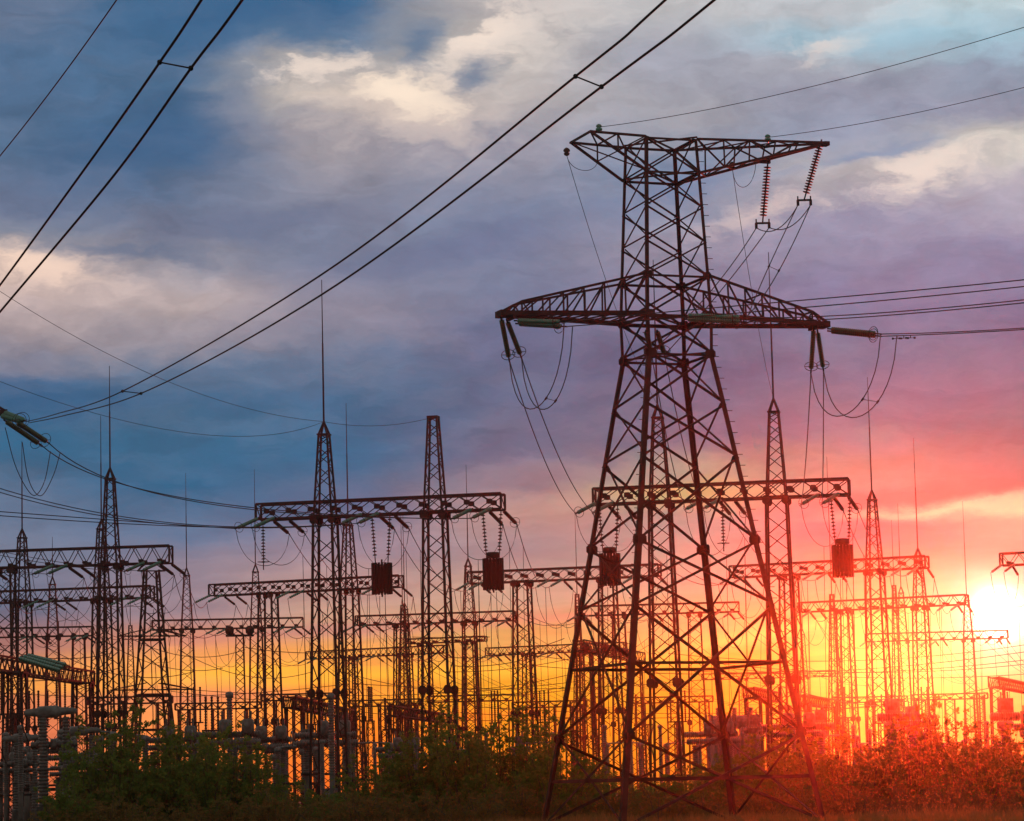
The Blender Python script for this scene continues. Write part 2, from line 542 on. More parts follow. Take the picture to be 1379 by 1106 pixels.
def hw(z):
    for (z0, w0), (z1, w1) in zip(LV, LV[1:]):
        if z <= z1:
            return w0 + (w1 - w0) * (z - z0) / (z1 - z0)
    return LV[-1][1]


def cor(z, sx, sy):
    w = hw(z)
    return Vector((sx * w, sy * w, z))


FACES = [((-1, -1), (1, -1), (0, -1, 0)), ((1, -1), (1, 1), (1, 0, 0)), ((1, 1), (-1, 1), (0, 1, 0)), ((-1, 1), (-1, -1), (-1, 0, 0))]


def build_pylon(label):
    root = empty('transmission_tower', PYL, PHI, label, 'pylon', 'lattice transmission towers')
    for sx in (-1, 1):                           # four tapering legs
        for sy in (-1, 1):
            m = MB()
            zs = [z for z, _ in LV]
            for z0, z1 in zip(zs, zs[1:]):
                w = 0.21 if z1 < 11 else (0.185 if z1 < 18 else 0.12)
                m.angle(cor(z0, sx, sy), cor(z1, sx, sy), w, (-sx, 0, 0), (0, -sy, 0), t=w * 0.16)
            for z, g in ((3.47, 0.42), (10.66, 0.46), (17.8, 0.42), (19.28, 0.40), (20.81, 0.34)):
                c = cor(z, sx, sy)
                m.plate(c + Vector((-sx * g * 0.3, sy * 0.012, 0)), g, g * 0.8, (0, sy, 0), 0.02)
                m.plate(c + Vector((sx * 0.012, -sy * g * 0.3, 0)), g, g * 0.9, (sx, 0, 0), 0.02)
            m.box((sx * 4.1, sy * 4.1, -0.05), 0.9, 0.9, 0.35)
            if sy < 0:                           # step pegs up the near legs
                z = 3.0
                while z < (26 if sx > 0 else 19):
                    c = cor(z, sx, sy)
                    m.bar(c + Vector((-sx * 0.02, 0.02, 0)), c + Vector((sx * 0.19, -0.02, 0)), 0.022)
                    z += 0.42
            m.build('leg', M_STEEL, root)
    panels = [(0.15, 3.47, .10), (3.47, 8.25, .10), (8.25, 10.66, .09), (10.66, 13.85, .09), (13.85, 15.9, .085), (15.9, 17.86, .085), (17.86, 19.28, .085),
              (19.28, 20.81, .075), (20.81, 22.15, .06), (22.15, 23.5, .06), (23.5, 24.83, .06), (24.83, 26.15, .06)]
    lo, up_ = MB(), MB()
    for (c0, c1, n) in FACES:
        n = Vector(n)
        for z0, z1, w in panels:
            m = lo if z1 < 18 else up_
            a0, b0, a1, b1 = cor(z0, *c0), cor(z0, *c1), cor(z1, *c0), cor(z1, *c1)
            m.brace(a0 - n * 0.01, b1 - n * 0.01, w, n)
            m.brace(b0 - n * 0.14, a1 - n * 0.14, w, n)
            if z0 in (0.15, 3.47):               # the horizontals tie the crossing points
                ww0, ww1 = hw(z0), hw(z1)
                t = ww0 / (ww0 + ww1)
                zc = z0 + (z1 - z0) * t
                m.brace(cor(zc, *c0) - n * 0.07, cor(zc, *c1) - n * 0.07, 0.13 if z0 < 1 else 0.11, n)
        for z in (17.8, 19.28, 20.81, 24.83, 26.15):
            m = lo if z < 18 else up_
            m.brace(cor(z, *c0) - n * 0.07, cor(z, *c1) - n * 0.07, 0.13 if z == 19.28 else 0.085, n)
    for z in (17.8, 19.28, 24.83, 26.15):         # plan bracing
        up_.bar(cor(z, -1, -1), cor(z, 1, 1), 0.06)
        up_.bar(cor(z, 1, -1) + Vector((0, 0, .07)), cor(z, -1, 1) + Vector((0, 0, .07)), 0.06)
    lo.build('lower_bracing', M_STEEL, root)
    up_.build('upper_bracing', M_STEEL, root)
    for s in (-1, 1):                            # the long lower crossarm, one half each side
        m = MB()
        x0, xk, xt = 1.34, 6.0, 6.72
        zb, zk = 19.28, 19.72
        NP = 6
        tip = 0.26
        for sy in (-1, 1):
            B = [Vector((s * (x0 + (xt - x0) * i / 8), sy * (1.36 + (tip - 1.36) * i / 8), zb)) for i in range(9)]
            T = [Vector((s * (x0 + (xk - x0) * i / NP), sy * (1.30 + (0.42 - 1.30) * i / NP), 20.81 + (zk - 20.81) * i / NP)) for i in range(NP + 1)]
            m.bar(B[0], B[8], 0.15, 0.17)
            for a, b in zip(T, T[1:]):
                m.bar(a, b, 0.085)
            m.bar(T[-1], Vector((s * xt, sy * tip, zb + 0.06)), 0.085)

            def onB(x):
                k = (x - x0) / (xt - x0)
                return Vector((s * x, sy * (1.36 + (tip - 1.36) * k), zb))
            for i in range(1, NP + 1):
                x = x0 + (xk - x0) * i / NP
                m.bar(T[i], onB(x), 0.055)
                m.bar(T[i - 1], onB(x), 0.055)
            m.bar(T[-1], onB(6.45), 0.055)
            m.bar(onB(5.7) + Vector((0, 0, 0)), T[-1], 0.045)
        for i in range(8):                       # bottom plane lacing
            f = lambda k, sy: Vector((s * (x0 + (xt - x0) * k / 8), sy * (1.36 + (tip - 1.36) * k / 8), zb - 0.03))
            m.bar(f(i, -1), f(i + 1, 1), 0.05)
            m.bar(f(i + 1, 1), f(i + 1, -1), 0.05)
        m.bar((s * xk, -0.42, zk), (s * xk, 0.42, zk), 0.06)
        m.bar((s * (x0 + 2.35), -0.86, 20.26), (s * (x0 + 2.35), 0.86, 20.26), 0.05)
        m.box((s * (xt - 0.06), 0, zb), 0.30, 0.66, 0.24)
        m.box((s * (xt - 0.45), 0, zb - 0.12), 0.16, 0.8, 0.14)
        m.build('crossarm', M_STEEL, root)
    m = MB()                                     # short earth-wire arm
    for sy in (-1, 1):
        e = Vector((-3.3, sy * 1.02, 26.22))
        m.bar((-1.07, sy * 1.07, 26.15), e, 0.085)
        m.bar((-1.13, sy * 1.13, 24.83), e, 0.09)
        m.bar((-2.2, sy * 1.05, 26.19), (-2.2, sy * 1.07, 25.55), 0.05)
        m.bar((-1.07, sy * 1.07, 26.15), (-2.2, sy * 1.07, 25.55), 0.05)
    m.bar((-3.3, -1.1, 26.22), (-3.3, 1.1, 26.22), 0.075)
    m.bar((-2.2, -1.05, 26.19), (-2.2, 1.05, 26.19), 0.05)
    m.bar((-3.3, -1.02, 26.22), (-2.2, 1.05, 26.19), 0.05)
    m.bar((-2.2, -1.05, 26.19), (-1.07, 1.07, 26.15), 0.05)
    m.bar((-3.3, 1.02, 26.24), (-1.1, -1.07, 24.85), 0.05)
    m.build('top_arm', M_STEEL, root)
    m = MB()                                     # long outrigger arm
    P = Vector((7.02, 0.0, 26.52))
    nU = lambda t, sy: lerp((1.07, sy * 1.07, 26.15), P + Vector((0, sy * 0.12, 0.0)), t)
    nL = lambda t, sy: lerp((1.13, sy * 1.13, 24.83), P + Vector((-0.25, sy * 0.12, -0.1)), t)
    for sy in (-1, 1):
        m.bar(nU(0, sy), nU(1, sy), 0.085)
        m.bar(nL(0, sy), nL(1, sy), 0.10)
        ts = [0, .20, .40, .60, .78]
        for i in range(1, 5):
            m.bar(nU(ts[i], sy), nL(ts[i], sy), 0.05)
            if i % 2:
                m.bar(nU(ts[i - 1], sy), nL(ts[i], sy), 0.055)
            else:
                m.bar(nL(ts[i - 1], sy), nU(ts[i], sy), 0.055)
    for i, (t0, t1) in enumerate(((0, .2), (.2, .4), (.4, .6), (.6, .78))):
        m.bar(nU(t0, -1), nU(t1, 1), 0.045)
        m.bar(nU(t0, 1) - Z * 0.05, nU(t1, -1) - Z * 0.05, 0.045)
        m.bar(nL(t0, -1), nL(t1, 1), 0.045)
        m.bar(nU(t1, -1), nU(t1, 1), 0.045)
        m.bar(nL(t1, -1), nL(t1, 1), 0.045)
    m.box(P + Vector((0.02, 0, -0.03)), 0.22, 0.34, 0.16)
    m.box(nL(.62, 1) + Z * -0.06, 0.45, 0.12, 0.12)
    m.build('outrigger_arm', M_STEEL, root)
    return root


def pyl(a, b, z):                                # pylon coordinates to the world
    return Vector((PYL.x + a * math.cos(PHI) - b * math.sin(PHI), PYL.y + a * math.sin(PHI) + b * math.cos(PHI), z))


pylon = build_pylon('huge dark lattice pylon with a wide crossarm and a long outrigger on top')
# its twin off the frame: the tip of the lower crossarm just reaches into view
tip_target = at_z(8, 556, 19.28)
off = Vector((6.8 * math.cos(PHI), 6.8 * math.sin(PHI), 0))
PYL2 = Vector((tip_target.x - off.x, tip_target.y - off.y, 0))
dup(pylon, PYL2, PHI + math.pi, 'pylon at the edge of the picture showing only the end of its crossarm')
print('PYL2', PYL2)

# ------------------------------------------------------------------ portals of the switchyard
def lattice(m, p0, w0, p1, w1, chord, lace, ax, ay, ph=0.9, gus=0.0):
    """square lattice shaft from p0 (half width w0) to p1 (half width w1)"""
    p0, p1 = Vector(p0), Vector(p1)
    C = lambda t, i, j: lerp(p0, p1, t) + ax * (i * (w0 + (w1 - w0) * t)) + ay * (j * (w0 + (w1 - w0) * t))
    L = (p1 - p0).length
    for i in (-1, 1):
        for j in (-1, 1):
            m.bar(C(0, i, j), C(1, i, j), chord, up=ax)
    t = 0.0
    k = 0
    while t < 0.999:
        w = w0 + (w1 - w0) * t
        t1 = min(1.0, t + ph * 2 * w / L)
        if 1 - t1 < 0.4 * ph * 2 * w / L:
            t1 = 1.0
        for (a, b) in (((-1, -1), (1, -1)), ((1, -1), (1, 1)), ((1, 1), (-1, 1)), ((-1, 1), (-1, -1))):
            if k % 2:
                a, b = b, a
            m.bar(C(t, *a), C(t1, *b), lace)
        t = t1
        k += 1


PORTALS = {}


def portal(key, TL, TR, cols, label, zt=17.5, bh=0.85, bw=0.95, yaw_to=None, xstyle=True, chord=0.11, lace=0.045, wbase=0.85, gus=True, flat=False):
    A, B = at_z(*TL, zt), at_z(*TR, zt)
    if flat:                                     # ends level in distance
        dmean = (A.y + B.y) / 2
        A, B = at(*TL, dmean), at(*TR, dmean)
        A.z = B.z = zt
    c = (A + B) / 2
    axw = (B - A)
    axw.z = 0
    Lb = axw.length
    rz = math.atan2(axw.y, axw.x)
    root = empty('steel_portal', (c.x, c.y, 0), rz, label, 'steel portal', 'lattice portals of the switchyard')
    ax, ay = Vector((1, 0, 0)), Vector((0, 1, 0))
    zb = zt - bh
    m = MB()                                     # the beam: a box truss
    for zz in (zb, zt):
        for yy in (-bw / 2, bw / 2):
            m.bar((-Lb / 2, yy, zz), (Lb / 2, yy, zz), chord)
    npan = max(4, round(Lb / 1.25))
    for i in range(npan):
        x0, x1 = -Lb / 2 + Lb * i / npan, -Lb / 2 + Lb * (i + 1) / npan
        xm = (x0 + x1) / 2
        for yy in (-bw / 2, bw / 2):
            s = 1 if yy > 0 else -1
            if xstyle:
                m.bar((x0, yy, zb), (x1, yy, zt), lace)
                m.bar((x0, yy - s * lace, zt), (x1, yy - s * lace, zb), lace)
                m.plate((xm, yy + s * 0.035, (zb + zt) / 2), 0.34, 0.28, (0, s, 0), 0.02)
            else:
                m.bar((x0, yy, zt), (xm, yy, zb), lace)
                m.bar((xm, yy, zb), (x1, yy, zt), lace)
                m.plate((xm, yy + s * 0.035, zb + 0.16), 0.36, 0.2, (0, s, 0), 0.02)
        for zz in (zb, zt):
            m.bar((x0, -bw / 2, zz), (x1, bw / 2, zz), lace)
    for x in (-Lb / 2, Lb / 2):
        for yy in (-bw / 2, bw / 2):
            m.bar((x, yy, zb), (x, yy, zt), chord)
        m.bar((x, -bw / 2, zt), (x, bw / 2, zb), lace)
    m.build('beam', M_RUST, root)
    mast_tops = []
    for spec in cols:
        px, ztop, zrod = spec
        # foot of the column: on the beam line below the pixel column
        lo, hi = -0.75, 0.75
        for _ in range(30):
            mid = (lo + hi) / 2
            P = c + axw * mid
            P.z = zb
            if pix(P)[0] < px:
                lo = mid
            else:
                hi = mid
        x = Lb * (lo + hi) / 2
        P = c + axw * ((lo + hi) / 2)

        def z_of(py):
            a, b = 0.0, 60.0
            for _ in range(40):
                q = (a + b) / 2
                if pix((P.x, P.y, q))[1] > py:
                    a = q
                else:
                    b = q
            return a
        zt2 = z_of(ztop) if ztop else zb
        m = MB()
        wb, wm = wbase, 0.53
        lattice(m, (x, 0, 0), wb, (x, 0, min(zb, zt2)), wm, chord * 1.15, lace * 1.1, ax, ay, 0.8)
        if zt2 > zb + 0.5:
            wt = 0.24
            lattice(m, (x, 0, zb), wm - 0.02, (x, 0, zt2 - (0.7 if zrod else 0)), wt, chord * 0.9, lace, ax, ay, 0.8)
            if zrod:
                for i, j in ((-1, -1), (1, -1), (1, 1), (-1, 1)):
                    m.bar((x + i * wt, j * wt, zt2 - 0.7), (x, 0, zt2), chord * 0.8)
                m.box((x, 0, zt2 - 0.72), 0.66, 0.66, 0.08)
            else:
                m.box((x, 0, zt2), 0.6, 0.6, 0.12)
        if gus:
            m.box((x, 0, zb + 0.02), 1.34, 1.34, 0.10)
            for zz, k in ((zb - 0.14, 0.42), (zb * 0.42, 0.42)):
                ww = wb + (wm - wb) * zz / zb
                for i in (-1, 1):
                    for j in (-1, 1):
                        m.plate((x + i * (ww - 0.02), j * (ww + 0.06), zz), k, k * 1.15, (0, j, 0), 0.025)
        for i in (-1, 1):
            for j in (-1, 1):
                m.box((x + i * wb, j * wb, -0.05), 0.5, 0.5, 0.3)
        cobj = m.build('column', M_RUST, root)
        if zrod:
            m = MB()
            zr = z_of(zrod)
            zj = zt2 + (zr - zt2) * 0.55
            m.tube([(x, 0, zt2 - 0.1), (x, 0, zj)], 0.055, 6, 0.045)
            m.tube([(x, 0, zj), (x, 0, zr)], 0.034, 6, 0.02)
            m.build('lightning_rod', M_RUST, root)
            mast_tops.append((P.x, P.y, zt2))
        else:
            mast_tops.append((P.x, P.y, zt2))
    PORTALS[key] = dict(c=Vector((c.x, c.y, 0)), ax=axw.normalized(), L=Lb, zb=zb, zt=zt, tops=mast_tops, rz=rz, d=c.y, label=label)
    print(key, 'd=%.0f L=%.1f yaw=%.1f' % (c.y, Lb, math.degrees(rz)))
    return root


portal('A', (348, 680), (677, 665), [(438, 568, 377), (586, 562, None)], 'tall portal with two masts left of the pylon, two dark boxes hanging from it')
portal('B', (800, 659), (1143, 645), [(889, 545, 350), (1046, 537, 340)], 'tall portal with two spired masts standing right behind the pylon legs')
portal('C', (-45, 744), (230, 735), [(6, None, None), (149, 630, 493)], 'portal at the picture edge with a green string pair under its free end', zt=17.5, bh=1.1, xstyle=False)
portal('D', (-60, 799), (205, 789), [(30, 712, 594), (137, 700, 560)], 'second portal in from the edge, behind the one with green strings', bh=0.9, xstyle=False)
portal('E', (285, 788), (540, 775), [(361, None, None), (470, 695, 543)], 'portal behind the two dark boxes with one slim spired mast')
portal('F', (632, 771), (888, 760), [(703, None, None), (818, None, None)], 'portal without spires partly behind the pylon, a dark box before its end')
portal('G', (985, 763), (1248, 749), [(1062, None, None), (1178, 660, 508)], 'portal right of the pylon with the tallest spire on that side')
portal('H', (1348, 746), (1610, 733), [(1420, None, None)], 'portal end cut off by the picture edge above the sun', xstyle=False)
portal('I', (205, 836), (408, 832), [(252, 765, 637), (345, 760, 632)], 'far portal with two thin spires beside the small pylon', xstyle=False)
portal('J', (480, 830), (693, 823), [(540, None, None), (632, 752, 626)], 'far portal between the tall masts with one spire under the right dark box', xstyle=False)
portal('K', (776, 817), (995, 811), [(833, None, None), (935, None, None)], 'far portal seen through the pylon legs', xstyle=False)
portal('L', (1077, 812), (1302, 801), [(1137, None, None), (1239, 738, 590)], 'far portal beside the sun with one tall spire', xstyle=False)
portal('M', (-30, 847), (125, 844), [(71, 777, 723), (106, None, None)], 'faraway portal low behind the edge portals', xstyle=False)
portal('N', (415, 878), (600, 869), [(472, None, None), (546, 812, 690)], 'faraway portal low behind the mast with the tallest spire', xstyle=False)
portal('O', (656, 873), (842, 865), [(712, None, None), (790, None, None)], 'faraway portal just left of the pylon at bush height', xstyle=False)
portal('P', (1165, 854), (1357, 849), [(1216, 790, 678), (1304, 800, 675)], 'faraway portal in the glare under the sun with two faint spires', xstyle=False)
portal('Q', (945, 908), (1125, 903), [(1000, None, None), (1083, 848, 770)], 'farthest portal seen low between pylon and sun', xstyle=False)
portal('R', (548, 861), (654, 857), [(572, None, None), (632, None, None)], 'small faraway portal between the two tall masts', xstyle=False, bh=0.5)

# small low frames of the switchyard
portal('S', (390, 938), (470, 957), [(396, None, None), (462, None, None)], 'low frame receding beside the foot of the mast with the tallest spire', zt=8.0, bh=0.7, bw=0.8, wbase=0.6, xstyle=False)
portal('T', (525, 951), (602, 963), [(531, None, None), (596, None, None)], 'low frame receding beside the foot of the spireless mast', zt=8.0, bh=0.7, bw=0.8, wbase=0.6, xstyle=False)
portal('U', (779, 862), (862, 880), [(787, None, None), (855, None, None)], 'frame with a sloping top seen inside the near pylon legs', zt=13.5, bh=0.8, bw=0.9, wbase=0.7, xstyle=False)
portal('V', (1008, 926), (1046, 934), [(1014, None, None), (1042, None, None)], 'low frame beside the pale transformer', zt=8.5, bh=0.7, bw=0.8, wbase=0.6, xstyle=False)
portal('W', (1338, 912), (1440, 934), [(1343, None, None), (1432, None, None)], 'low frame cut by the picture edge under the sun', zt=10.0, bh=0.8, bw=0.9, wbase=0.65, xstyle=False)
portal('X', (-30, 880), (118, 905), [(20, None, None), (112, None, None)], 'low frame at the picture edge with lying green strings', zt=9.8, bh=0.8, bw=0.9, wbase=0.65, xstyle=False)
portal('Y', (1075, 936), (1120, 943), [(1080, None, None), (1116, None, None)], 'low frame standing just beyond the near leg of the pylon', zt=8.5, bh=0.7, bw=0.8, wbase=0.6, xstyle=False)

REF = dict(A='the tall portal left of the pylon', B='the tall portal behind the pylon', C='the front portal at the left edge',
           D='the second portal at the left edge', E='the portal behind the two masts', F='the portal meeting the pylon leg',
           G='the portal right of the pylon', H='the cut-off portal above the sun', I='the portal beside the small pylon',
           J='the far portal between tall masts', K='the far portal inside pylon legs', L='the far portal beside the sun',
           M='the low far portal at left edge', N='the low portal by the tallest spire', O='the low portal left of pylon', P='the faint portal under the sun')
SIDE = ('left end', 'middle', 'right end')


def insulator(p, q, m, r, n_disc, label, group, cat='insulator', parts=True, ring=True, sides=8, core=0.42, ring_at=0.86):
    """a string of discs from p to q, hung between two links"""
    p, q = Vector(p), Vector(q)
    L = (q - p).length
    d = (q - p).normalized()
    i0, i1 = L * 0.06, L * 0.90
    prof = [(0, 0.02), (i0, 0.02)]
    st = (i1 - i0) / n_disc
    for k in range(n_disc):
        t = i0 + st * k
        prof += [(t + st * 0.12, r * core), (t + st * 0.45, r), (t + st * 0.58, r * 0.96), (t + st * 0.66, r * core)]
    prof += [(i1, 0.025), (L, 0.025)]
    b = MB()
    b.lathe((0, 0, 0), d * L, prof, sides)
    if not parts:
        o = b.build('insulator_string', m)
        o.location = p
        return tag(o, label, cat, group)
    root = empty('insulator_string', p, 0, label, cat, group)
    b.build('discs', m, root)
    f = MB()
    dd, s, u = MB.frame(Vector((0, 0, 0)), d)
    f.bar(d * -0.06, d * i0, 0.06)
    f.bar(d * i1, d * (L + 0.06), 0.055)
    f.build('end_fitting', M_RUST, root)
    if ring:
        g = MB()
        c = d * (L * ring_at)
        R = r * 2.6
        pts = [c + s * (R * math.cos(2 * math.pi * k / 18)) + d * 0.0 + u * (R * math.sin(2 * math.pi * k / 18)) for k in range(19)]
        g.tube(pts, 0.014, 5)
        g.bar(c - s * R, c + s * R, 0.02)
        g.build('grading_ring', M_RUST, root)
    return root


def wire(name, pts, r, label, group, cat='cable', m=None, n=5, clamps=()):
    o = Vector(pts[0])
    b = MB()
    b.tube([Vector(p) - o for p in pts], r, n)
    ob = b.build(name, m or M_WIRE)
    ob.location = o
    return tag(ob, label, cat, group)


def sagline(p, q, sag, n=20):
    p, q = Vector(p), Vector(q)
    return [lerp(p, q, i / n) - Z * (4 * sag * (i / n) * (1 - i / n)) for i in range(n + 1)]


def through(pts, n=24):                          # smooth line through three or four world points (parameter by distance)
    pts = [Vector(p) for p in pts]
    t = [0.0]
    for a, b in zip(pts, pts[1:]):
        t.append(t[-1] + (b - a).length)
    out = []
    for i in range(n + 1):
        x = t[-1] * i / n
        v = Vector((0, 0, 0))
        for j in range(len(pts)):
            w = 1.0
            for k in range(len(pts)):
                if k != j:
                    w *= (x - t[k]) / (t[j] - t[k])
            v += pts[j] * w
        out.append(v)
    return out


def extend(pts, L):                              # carry a line on towards the next tower, out of the picture
    d = (pts[-1] - pts[-2]).normalized()
    return pts + [pts[-1] + d * (L * k / 4) - Z * (0.02 * L * k / 4) for k in range(1, 5)]


def loop(p, q, drop, n=16, side=None):           # hanging jumper
    p, q = Vector(p), Vector(q)
    out = []
    for i in range(n + 1):
        t = i / n
        s = (4 * t * (1 - t)) ** 0.72
        out.append(lerp(p, q, t * t * (3 - 2 * t) * 0.35 + t * 0.65) - Z * (drop * s))
    return out


# ---- insulator strings, jumpers and line conductors of the portals
FRONT_AT = ((0.012, 0.08), (0.44, 0.51), (0.885, 0.965))
REAR_AT = ((0.05, 0.115), (0.49, 0.55), (0.935, 0.992))
ENDS = {}
ATT = []                                         # points on jumpers and cables where droppers can hang
GS, GJ, GC = 'insulator strings under the portals', 'jumper loops under the portals', 'cables strung between the portals'
for key in 'ABCDEFGHIJKLMNOP':
    P = PORTALS[key]
    ax = P['ax']
    ay = Vector((-ax.y, ax.x, 0))
    near = key in 'ABC'
    mid = key in 'DEFGH'
    for ph in range(3):
        fe, re = [], []
        for k in range(2):
            pf = P['c'] + ax * (P['L'] * (FRONT_AT[ph][k] - 0.5)) - ay * 0.5 + Z * (P['zb'] + 0.06)
            pr = P['c'] + ax * (P['L'] * (REAR_AT[ph][k] - 0.5)) + ay * 0.5 + Z * (P['zb'] - 0.02)
            qf = pf + Vector((-1.15, -1.75, -0.72)).normalized() * 2.15
            qr = pr + Vector((0.75, 2.0, -0.62)).normalized() * 2.15
            x = pix(pf)[0]
            if -60 < x < 1440:
                gm_ = M_GREEN
                insulator(pf, qf, gm_, 0.11 if near else 0.105, 14 if near else 8, 'green insulator string slanting forward at %s of %s' % (SIDE[ph], REF[key]), GS,
                          parts=near, sides=8 if near else 6)
                insulator(pr, qr, M_DARKINS, 0.11 if near else 0.105, 14 if near else 8, 'dark insulator string slanting backward at %s of %s' % (SIDE[ph], REF[key]), GS,
                          parts=near, sides=8 if near else 6, ring=(k == 1))
                if key not in 'MNOP':
                    ATT.append(loop(qf, qr, (1.9, 2.3, 2.05)[ph] * (1.0 if key in 'AB' else 1.25))[8])
                    wire('jumper_cable', loop(qf, qr, (1.9, 2.3, 2.05)[ph] * (1.0 if key in 'AB' else 1.25)), 0.017 if near else 0.02,
                         'looping jumper cable hanging under %s of %s' % (SIDE[ph], REF[key]), GJ, 'jumper cable', n=4)
            fe.append(qf)
            re.append(qr)
        ENDS[key, ph] = (fe, re)

ROWS = [['A', 'B', 'C'], ['D', 'E', 'F', 'G', 'H'], ['I', 'J', 'K', 'L', 'M'], ['N', 'O', 'P']]
for ri in range(3):
    for key in ROWS[ri]:
        for ph in range(3):
            re = ENDS[key, ph][1]
            x0 = pix(re[0])[0]
            best = None
            for k2 in ROWS[ri + 1]:
                for p2 in range(3):
                    x1 = pix(ENDS[k2, p2][0][0])[0]
                    e = abs(x1 - (x0 + 75 - 20 * ri))
                    if (best is None or e < best[0]) and e < 130:
                        best = (e, k2, p2)
            if best is None or not (-80 < x0 < 1420):
                continue
            for k in range(2):
                ATT += sagline(re[k], ENDS[best[1], best[2]][0][k], 1.1)[3:18:2]
                wire('overhead_cable', sagline(re[k], ENDS[best[1], best[2]][0][k], 1.1), 0.024, 'sagging cable leaving back strings at %s of %s' % (SIDE[ph], REF[key]), GC, n=4)

# row D is fed from C's neighbours; the last row runs on to the far end of the yard
for key in 'NOPJKL':
    for ph in range(3):
        re = ENDS[key, ph][1]
        for k in range(2):
            q = re[k] + Vector((14 + 3 * ph, 70, -4))
            ATT += sagline(re[k], q, 1.6)[2:18:2]
            wire('overhead_cable', sagline(re[k], q, 1.6), 0.022, 'cable running off behind the %s of %s' % (SIDE[ph], REF[key]), GC, n=4)

# ---- the line traps and plain post strings hung from the tall portals
def trap(key, f, label, top_box):
    P = PORTALS[key]
    c = P['c'] + P['ax'] * (P['L'] * (f - 0.5))
    zt = P['zb'] - 0.05
    hang = 2.05
    root = empty('line_trap', (c.x, c.y, zt - hang - 2.35), P['rz'] + 0.3, label, 'line trap', 'dark boxes hanging from the tall portals')
    R, H = 0.55, 1.7
    b = MB()
    nsl = 20
    for i in range(nsl):                        # barrel of upright slats
        a = 2 * math.pi * i / nsl
        b.box((R * math.cos(a), R * math.sin(a), H / 2 + 0.10), 0.125, 0.05, H, ax=(-math.sin(a), math.cos(a), 0), ay=(math.cos(a), math.sin(a), 0))
    b.lathe((0, 0, 0.36), (0, 0, H - 0.16), [(0, R * 0.95), (H - 0.52, R * 0.95)], 26)
    b.build('winding', M_TRAP, root)
    for z in (0.28, H - 0.08):
        s = MB()
        for i in range(3):
            a = math.pi * i / 3
            s.bar((-R * math.cos(a), -R * math.sin(a), z), (R * math.cos(a), R * math.sin(a), z), 0.05, 0.09)
        s.build('spider', M_RUST, root)
    s = MB()
    s.tube([(0, 0, -0.05), (0, 0, H + 0.3)], 0.05, 8)
    if top_box:
        s.lathe((0, 0, H + 0.12), (0, 0, H + 0.44), [(0, 0.3), (0.08, 0.38), (0.26, 0.38), (0.32, 0.3)], 14)
    s.build('centre_rod', M_RUST, root)
    side = P['ax'] * 0.5
    for k in (-1, 1):
        insulator(c + side * (k * 1.02) + Z * zt, c + side * (k * 0.72) + Z * (zt - hang - 0.45), M_DARKINS, 0.12, 11,
                  'ribbed string holding up the %s' % label.split(',')[0], 'strings holding the line traps', ring=False, core=0.2)
    for k in (-1, 1):
        a = c + side * (0.3 * k) + Z * (zt - hang - 2.35)
        t = Vector((a.x + 0.1 * k, a.y + 1.5, 5.2))
        wire('dropper_cable', sagline(a, t, -0.15, 10), 0.016, 'thin dropper cable below the %s' % label.split(',')[0], 'droppers below the line traps', n=4)
    return root


trap('A', 0.505, 'slatted box hung from the middle of the left portal', False)
trap('A', 0.955, 'slatted box hung at the right end of the left portal', True)
trap('B', 0.055, 'slatted box showing between the two left pylon legs', True)
trap('B', 0.965, 'slatted box hung high at the right of the pylon', True)
for key, f in (('A', 0.018), ('B', 0.505)):
    P = PORTALS[key]
    c = P['c'] + P['ax'] * (P['L'] * (f - 0.5))
    insulator(c + Z * P['zb'], c + Z * (P['zb'] - 2.7), M_DARKINS, 0.125, 13, 'single upright ribbed string hanging from %s' % REF[key], 'upright strings', core=0.2)

# ---- strings and jumpers of the big pylon
TIPL, TIPR = pyl(-6.8, 0, 19.15), pyl(6.8, 0, 19.15)
GP = 'insulator strings of the big pylon'
GW = 'conductors of the big pylon'


def px_of(p, d, px, py):
    return at(px, py, d)


def hang(px, py):                                # nearest real hanging point to a place in the sky
    return min(ATT, key=lambda p: math.hypot((pix(p)[0] - px) * 2.5, pix(p)[1] - py))


def tension(p, q, m, label, r=0.10, n=22, ring=True):
    return insulator(p, q, m, r, n, label, GP, ring=ring, sides=10)


# left tip: front pair of strings towards the viewer's right, rear pair down to the yard
LF = [(at(694, 432, 111.7), at(760, 434, 109.9)), (at(696, 436, 112.1), at(762, 440, 110.3))]
LR = [(pyl(-6.78, -.25, 19.1), at(686, 486, 113.4)), (pyl(-6.35, .3, 19.1), at(702, 481, 113.9))]
for p, q in LF:
    tension(p, q, M_GREEN, 'green string lying along the underside of the crossarm at its left tip')
for p, q in LR:
    tension(p, q, M_OLIVE, 'dark string hanging steeply from the left tip of the big crossarm')
RF = [(at(1116, 443, 116.2), at(1186, 450, 114.2)), (at(1116, 446, 116.6), at(1186, 453, 114.6))]
RR = [(pyl(6.1, -.3, 19.1), at(1092, 502, 117.6)), (pyl(6.55, .3, 19.1), at(1109, 499, 118.0))]
for p, q in RF:
    tension(p, q, M_OLIVE, 'olive string stretched out level beyond the right tip of the big crossarm')
for p, q in RR:
    tension(p, q, M_OLIVE, 'olive string hanging straight down near the right tip of the big crossarm')
MF = [(at(922, 425, 112.2), at(1004, 428, 110.0)), (at(922, 430, 112.6), at(1004, 434, 110.4))]
MR = [(at(870, 446, 112.9), at(877, 474, 114.4)), (at(885, 446, 113.0), at(895, 478, 114.6))]
for p, q in MF:
    tension(p, q, M_GREEN, 'green string reaching across the crossarm from the middle of the pylon')
for p, q in MR:
    tension(p, q, M_OLIVE, 'dark string hanging below the crossarm inside the pylon body')
UP = [(at(1034, 219, 115.9), at(1027, 300, 115.9)), (at(1106, 190, 116.6), at(1083, 269, 116.6))]
